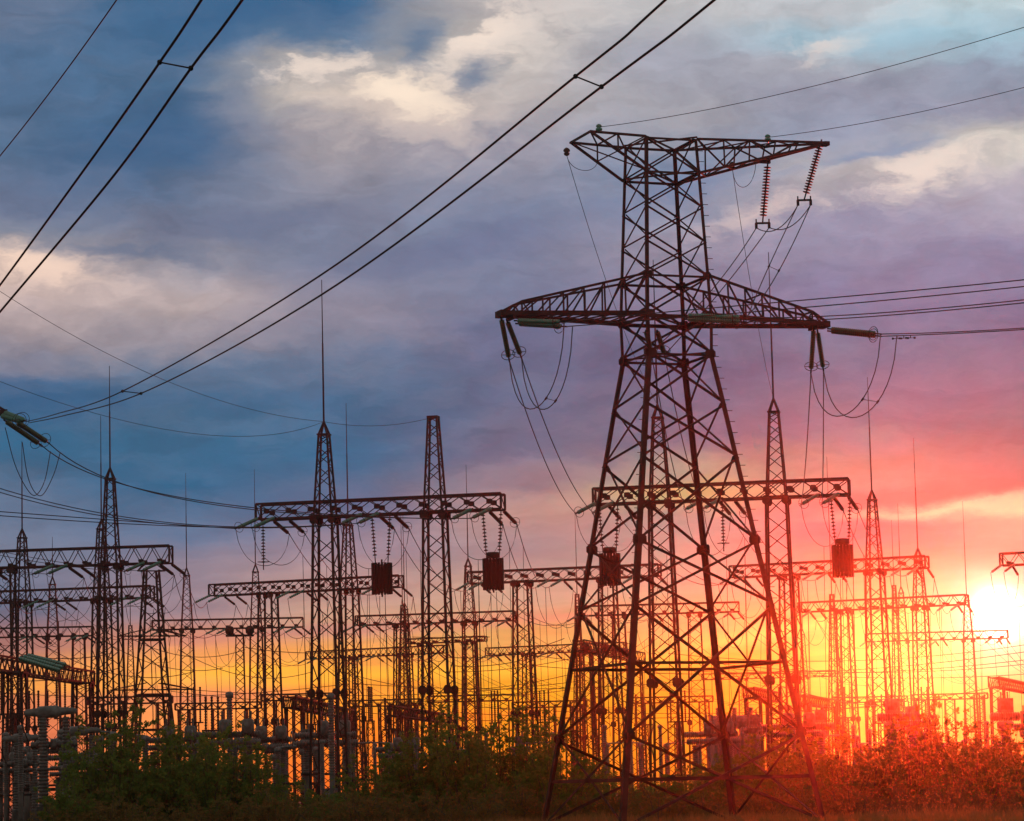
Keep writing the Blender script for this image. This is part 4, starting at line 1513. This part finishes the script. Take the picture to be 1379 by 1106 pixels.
# posts with a crosspiece and two round fittings
for px, py, d, lab in ((325, 857, 215, 'slim lattice post with a crosspiece and two round lumps'), (806, 880, 230, 'slim lattice post seen inside the pylon legs')):
    p = ground_at(px, d)
    h = at(px, py, d).z
    r = empty('floodlight_post', p, 0.1, lab, 'lattice post')
    m = MB()
    lattice(m, (0, 0, 0), 0.42, (0, 0, h), 0.28, 0.08, 0.05, Vector((1, 0, 0)), Vector((0, 1, 0)), 0.9)
    m.build('shaft', M_RUST, r)
    m = MB()
    m.box((0, 0, h + 0.05), 2.0, 0.7, 0.12)
    m.build('crosspiece', M_RUST, r)
    for x in (-0.72, 0.72):
        m = MB()
        m.lathe((x, 0, h + 0.08), (x, 0, h + 0.75), [(0, 0.12), (0.15, 0.3), (0.42, 0.34), (0.6, 0.25), (0.66, 0.1)], 10)
        m.build('lamp_head', M_RUST, r)

# thin lightning masts far back
for px, pt, prod, d, lab in ((177, 842, 775, 300, 'thin far spire between the left portal and the small pylon'), (1213, 788, 700, 330, 'faint thin spire in the glare behind the tall right one'),
                             (783, 800, 694, 300, 'thin far spire left of the pylon at mid height'), (546, 815, 690, 300, 'thin far spire rising behind the hung dark box'),
                             (1128, 800, 615, 280, 'thin spire behind the hung box right of the pylon')):
    p = ground_at(px, d)
    h, hr = at(px, pt, d).z, at(px, prod, d).z
    r = empty('lightning_mast', p, 0.2, lab, 'lightning mast', 'free standing lightning masts')
    m = MB()
    lattice(m, (0, 0, 0), 0.8, (0, 0, h), 0.15, 0.10, 0.045, Vector((1, 0, 0)), Vector((0, 1, 0)), 0.9)
    m.build('shaft', M_RUST, r)
    m = MB()
    m.tube([(0, 0, h - 0.1), (0, 0, hr)], 0.05, 6, 0.02)
    m.build('lightning_rod', M_RUST, r)

# the small pylon at the left
d = 205
p = ground_at(206, d)
hz = at(204, 768, d).z
r = empty('small_tower', p, 0.35, 'small lattice pylon with a short flat top beside the left portals', 'pylon')
m = MB()
lattice(m, (0, 0, 0), 1.75, (0, 0, hz * 0.5), 0.95, 0.16, 0.07, Vector((1, 0, 0)), Vector((0, 1, 0)), 0.75)
lattice(m, (0, 0, hz * 0.5), 0.94, (0, 0, hz), 0.42, 0.13, 0.06, Vector((1, 0, 0)), Vector((0, 1, 0)), 0.75)
for z, w in ((hz * 0.36, 1.2), (hz * 0.5, 0.98), (hz * 0.72, 0.72)):
    for s in (-1, 1):
        m.bar((-w, s * w, z), (w, s * w, z), 0.12)
        m.bar((s * w, -w, z), (s * w, w, z), 0.12)
m.build('shaft', M_RUST, r)
for z, L, nm in ((hz - 0.05, 0.95, 'top_arm'), (hz * 0.735, 2.4, 'crossarm'), (hz * 0.52, 2.9, 'crossarm')):
    m = MB()
    for s in (-1, 1):
        for y in (-0.4, 0.4):
            m.bar((s * 0.5, y, z + 0.45), (s * L, 0, z), 0.07)
            m.bar((s * 0.5, y, z), (s * L, 0, z), 0.08)
    m.bar((-0.5, 0, z), (0.5, 0, z), 0.08)
    m.build(nm, M_RUST, r)

# droppers, low busbar cables
GD = 'thin vertical droppers'
for i, (px, y0, y1, d) in enumerate([(268, 712, 960, 186), (405, 712, 960, 190), (413, 712, 940, 190), (452, 715, 940, 190), (487, 702, 960, 180), (547, 700, 830, 185), (561, 710, 960, 185), (570, 715, 965, 185),
                                     (620, 695, 970, 182), (627, 700, 972, 182), (640, 700, 960, 182), (694, 705, 880, 190), (704, 720, 760, 190), (722, 800, 980, 215), (737, 800, 990, 215), (757, 790, 880, 220),
                                     (815, 690, 960, 182), (905, 690, 960, 180), (955, 700, 960, 180), (970, 700, 955, 182), (1000, 705, 960, 185), (1008, 705, 962, 185), (1075, 780, 960, 190), (1100, 770, 965, 190),
                                     (1108, 770, 966, 190), (1116, 800, 970, 195), (1124, 660, 690, 186), (1147, 690, 800, 190), (1155, 700, 960, 190), (1160, 760, 970, 200), (1195, 800, 950, 200), (1262, 810, 960, 215),
                                     (1270, 810, 962, 215), (1320, 850, 960, 220), (1366, 780, 930, 210), (40, 800, 960, 175), (60, 800, 965, 178), (95, 790, 950, 178), (172, 800, 960, 180), (198, 810, 940, 185),
                                     (216, 770, 960, 182), (228, 860, 965, 190), (286, 830, 930, 200), (296, 835, 930, 200), (318, 800, 860, 200), (332, 805, 860, 200), (430, 840, 960, 215), (592, 860, 975, 215), (676, 870, 975, 215), (686, 860, 980, 215)]):
    a = hang(px, y0)
    b = at(pix(a)[0] + 4 + (i % 3), max(y1, 988), a.y + 2)
    d = a.y
    wire('dropper_cable', sagline(a, b, 0.12 * ((i % 3) - 1), 8), 0.014 if d < 195 else 0.018, 'thin upright dropper wire %s' % WHERE(px), GD, n=4)
GB = 'long low busbar cables'
for i, (x0, y0, x1, y1, d0, d1, s) in enumerate([(-40, 930, 470, 921, 240, 250, 0.8), (220, 926, 800, 915, 250, 255, 1.0), (230, 931, 760, 926, 270, 262, 1.2), (480, 921, 1080, 900, 255, 258, 1.0),
                                                (620, 960, 1200, 948, 260, 260, 0.8), (640, 952, 1180, 952, 275, 270, 0.6), (700, 895, 1420, 872, 250, 245, 1.4), (700, 880, 1420, 884, 262, 250, 1.6),
                                                (900, 880, 1420, 862, 270, 262, 1.2), (960, 893, 1420, 890, 262, 256, 0.9), (420, 948, 800, 965, 262, 240, 0.8), (460, 905, 760, 930, 240, 262, 1.0), (980, 900, 1420, 905, 270, 262, 0.7),
                                                (600, 905, 830, 870, 250, 262, 0.6), (600, 930, 830, 890, 258, 262, 0.6), (240, 875, 420, 905, 230, 250, 1.2), (120, 850, 300, 900, 230, 250, 1.2), (130, 830, 330, 875, 225, 245, 1.6),
                                                (760, 860, 600, 885, 210, 215, 0.5), (770, 868, 612, 897, 212, 218, 0.5), (1040, 915, 980, 950, 190, 200, 0.2), (1046, 922, 1250, 950, 200, 230, 0.6), (1120, 938, 1340, 925, 210, 220, 0.5),
                                                (-20, 868, 150, 880, 190, 200, 0.6), (-20, 915, 160, 900, 190, 205, 0.4), (60, 870, 260, 905, 200, 220, 1.1), (330, 872, 480, 876, 225, 235, 0.3), (555, 858, 660, 858, 240, 240, 0.05)]):
    wire('busbar_cable', sagline(at(x0, y0, d0), at(x1, y1, d1), s, 16), 0.026, 'long low bus cable against the orange sky %s' % WHERE((max(x0, 0) + min(x1, 1379)) / 2), GB, n=4)

# ------------------------------------------------------------------ bushes
def shrub_mesh(seed, n_stem, h, spread, n_leaf, leaf, name):
    r = random.Random(seed)
    stems, leaves = MB(), MB()

    def leafs(c, dirn, k, rad):
        for _ in range(k):
            a = Vector((r.gauss(0, 1), r.gauss(0, 1), r.gauss(0, 1))).normalized()
            q = c + a * rad * r.random() ** 0.5
            n = Vector((r.gauss(0, 1), r.gauss(0, 1), r.gauss(0.3, 0.8))).normalized()
            t = n.cross(Vector((r.gauss(0, 1), r.gauss(0, 1), r.gauss(0, 1)))).normalized()
            L = leaf * r.uniform(0.6, 1.35)
            w = n.cross(t) * L * 0.36
            leaves.add([q, q + t * L * 0.5 + w, q + t * L, q + t * L * 0.5 - w], [(0, 1, 2, 3)])
    per = n_leaf / n_stem
    for i in range(n_stem):
        a = r.uniform(0, 2 * math.pi)
        rr = spread * math.sqrt(r.random())
        tall = r.random() < 0.28
        H = h * (r.uniform(0.92, 1.22) if tall else r.uniform(0.40, 0.92)) * (1 - 0.3 * (rr / spread) ** 2)
        b = Vector((math.cos(a) * rr * 0.35, math.sin(a) * rr * 0.35, 0))
        t_ = Vector((math.cos(a) * rr, math.sin(a) * rr, H)) + Vector((r.gauss(0, .18), r.gauss(0, .18), 0))
        mid = (b + t_) / 2 + Vector((r.gauss(0, .2), r.gauss(0, .2), 0.1 * H))
        pts = [b * (1 - s) ** 2 + mid * (2 * s * (1 - s)) + t_ * s * s for s in (0, .25, .5, .75, 1)]
        stems.tube(pts, 0.025, 4, 0.005)
        nt = 7
        for j in range(nt):
            s = r.uniform(0.12, 1.0)
            c = b * (1 - s) ** 2 + mid * (2 * s * (1 - s)) + t_ * s * s
            sd = Vector((r.gauss(0, 1), r.gauss(0, 1), r.gauss(0.5, 0.5))).normalized()
            L = r.uniform(0.2, 0.65) * (1.15 - 0.75 * s)
            e = c + sd * L
            stems.bar(c, e, 0.009)
            for q in range(3):
                leafs(lerp(c, e, (q + 1) / 3), sd, max(1, int(per / nt / 3.6 * (0.75 if tall else 1.1))), 0.10 + 0.12 * (1 - s))
        leafs(t_, None, int(per * 0.1) + 2, 0.13)
    return stems, leaves


GBUSH = 'bushes growing before the switchyard'
protos = []
for i, (ns, h, sp, nl, lf) in enumerate([(54, 3.9, 1.7, 8200, .125), (40, 4.2, 1.3, 6600, .12), (60, 3.3, 1.9, 8400, .125), (48, 3.6, 1.45, 7200, .13)]):
    st, lv = shrub_mesh(40 + i, ns, h, sp, nl, lf, 'bush')
    r = empty('bush', (0, 0, 0), 0, 'x', 'bush', GBUSH)
    st.build('stems', M_BARK, r)
    lv.build('leaves', M_LEAF, r)
    protos.append([r, h, False])
SHRUBS = [(96, 1052, 128), (120, 1020, 133), (146, 988, 136), (176, 968, 138), (207, 980, 140), (238, 990, 137), (268, 980, 141), (298, 994, 136), (330, 1018, 138), (362, 1034, 134),
          (398, 1052, 137), (436, 1066, 130), (472, 1062, 140), (506, 1030, 136), (536, 1010, 138), (566, 990, 141), (600, 966, 140), (628, 975, 137), (660, 996, 140), (694, 976, 139), (722, 972, 142),
          (752, 986, 136), (780, 1026, 139), (815, 1048, 136), (850, 1058, 140), (890, 1052, 138), (930, 1036, 136), (965, 1026, 140), (1000, 1010, 139), (1030, 994, 141), (1062, 990, 137), (1096, 1000, 140),
          (1130, 990, 138), (1164, 998, 140), (1196, 985, 142), (1226, 980, 137), (1254, 958, 140), (1286, 970, 141), (1312, 992, 138), (1344, 990, 140), (1376, 982, 139), (1404, 986, 138)]
SIZE = ('tall', 'wide', 'spreading', 'rounded')
for i, (px, py, d) in enumerate(SHRUBS):
    k = (i * 7 + i // 4) % 4
    pr = protos[k]
    p = ground_at(px, d + rng.uniform(-2, 2))
    hh = at(px, py, d).z
    s = hh / (pr[1] * 1.02)
    nearby = WHERE(px)
    lab = '%s green bush %s, %s' % (SIZE[k], nearby, ('its loose top sprays against the sky' if py < 992 else 'lower than its neighbours' if py > 1040 else 'of middling height'))
    if not pr[2]:
        o = pr[0]
        o.location, o.rotation_euler = p, (0, 0, i * 1.7)
        o['label'] = lab
        pr[2] = True
    else:
        o = dup(pr[0], p, i * 1.7, lab)
    w = max(0.75, min(1.25, 0.55 + 0.5 * s)) * rng.uniform(0.95, 1.15)
    o.scale = (w, w, s)
# low scrub in front of the bushes: one ragged row of weeds each counted as a bush
lowp = []
for i in range(2):
    st, lv = shrub_mesh(70 + i, 22, 1.9, 1.8, 2600, .10, 'low_shrub')
    r = empty('low_shrub', (0, 0, 0), 0, 'x', 'shrub', 'low scrub at the foot of the bushes')
    st.build('stems', M_BARK, r)
    lv.build('leaves', M_SCRUB, r)
    lowp.append([r, False])
for i in range(40):
    px = 80 + i * 33.5 + rng.uniform(-12, 12)
    d = rng.uniform(121, 131)
    p = ground_at(px, d)
    if (Vector((p.x, p.y)) - Vector((PYL.x, PYL.y))).length < 2.0:
        p.y += 3
    lab = 'low dry scrubby shrub before the bushes %s' % WHERE(px)
    pr = lowp[i % 2]
    if not pr[1]:
        o = pr[0]
        o.location, o.rotation_euler = p, (0, 0, i * 2.1)
        o['label'] = lab
        pr[1] = True
    else:
        o = dup(pr[0], p, i * 2.1, lab)
    s = rng.uniform(0.55, 1.0)
    o.scale = (s * 1.2, s * 1.2, s)

# ------------------------------------------------------------------ dry grass
nr = np.random.default_rng(5)
NB = 90000
yy = 48 + (140 - 48) * nr.random(NB) ** 0.9
xx = (nr.random(NB) * 2 - 1) * (0.175 * yy + 2)
clump = 0.5 + 0.5 * np.sin(xx * 0.9 + 1.3 * np.sin(yy * 0.21)) * np.sin(yy * 0.33 + 0.7 * np.sin(xx * 0.5))
hh = (0.25 + 0.40 * nr.random(NB)) * (0.65 + 0.6 * clump)
ang = nr.random(NB) * 2 * np.pi
lean = (nr.random(NB) * 0.45 + 0.05) * hh
la = nr.random(NB) * 2 * np.pi
w = 0.012 + 0.014 * nr.random(NB)
cx, cy = np.cos(ang) * w, np.sin(ang) * w
base = np.stack([xx, yy, np.full(NB, -0.15)], 1)
mid = base + np.stack([np.cos(la) * lean * 0.35, np.sin(la) * lean * 0.35, hh * 0.6], 1)
top = base + np.stack([np.cos(la) * lean, np.sin(la) * lean, hh + 0.15], 1)
wv = np.stack([cx, cy, np.zeros(NB)], 1)
V = np.stack([base - wv, base + wv, mid + wv * 0.8, mid - wv * 0.8, top], 1).reshape(-1, 3)
idx = np.arange(NB)[:, None] * 5
quads = (idx + np.array([[0, 1, 2, 3]]))
tris = (idx + np.array([[3, 2, 4]]))
me = bpy.data.meshes.new('dry_grass')
me.from_pydata(V.tolist(), [], quads.tolist() + tris.tolist())
me.materials.append(M_DRY)
go = bpy.data.objects.new('dry_grass', me)
COL.objects.link(go)
tag(go, 'dry reddish grass in front of the bushes', 'grass', kind='stuff')

# ------------------------------------------------------------------ haze: volume added to give the red wash of lens flare
hm = MB()
hm.box((0, 345, 18.0), 680, 760, 39.0)
hmat = bpy.data.materials.new('haze')
hmat.use_nodes = True
nt = hmat.node_tree
nt.nodes.clear()
vo = nt.nodes.new('ShaderNodeVolumePrincipled')
vo.inputs['Color'].default_value = (0.96, 0.92, 0.90, 1)
vo.inputs['Density'].default_value = 0.00016
vo.inputs['Anisotropy'].default_value = 0.97
ou = nt.nodes.new('ShaderNodeOutputMaterial')
nt.links.new(vo.outputs[0], ou.inputs['Volume'])
tag(hm.build('haze', hmat), 'added haze giving a red flare wash over the yard', 'haze', kind='stuff')

# ------------------------------------------------------------------ labels: tell look-alikes apart by their place
ORD = ('first', 'second', 'third', 'fourth', 'fifth', 'sixth', 'seventh', 'eighth', 'ninth', 'tenth', 'eleventh', 'twelfth')
same = {}
for o in scene.objects:
    if o.parent is None and o.get('label'):
        same.setdefault(o['label'], []).append(o)


def where_is(o):
    if o.type == 'MESH':
        vs = o.data.vertices
        p = vs[len(vs) // 2].co
        return pix(Vector(o.location) + p)
    return pix(Vector(o.location) + Z * 3)


for lab, os_ in same.items():
    n = len(os_)
    if n < 2 or n > 12:
        continue
    pos = [where_is(o) for o in os_]
    dx = max(p[0] for p in pos) - min(p[0] for p in pos)
    dy = max(p[1] for p in pos) - min(p[1] for p in pos)
    flat = dx < dy
    order = sorted(range(n), key=lambda i: pos[i][1 if flat else 0])
    for k, i in enumerate(order):
        if n == 2:
            new = ('upper ', 'lower ')[k] + lab if flat else ('left ', 'right ')[k] + lab
        else:
            new = '%s from %s, %s' % (ORD[k], 'top' if flat else 'left', lab)
        if len(new.replace('-', ' ').split()) <= 16:
            os_[i]['label'] = new
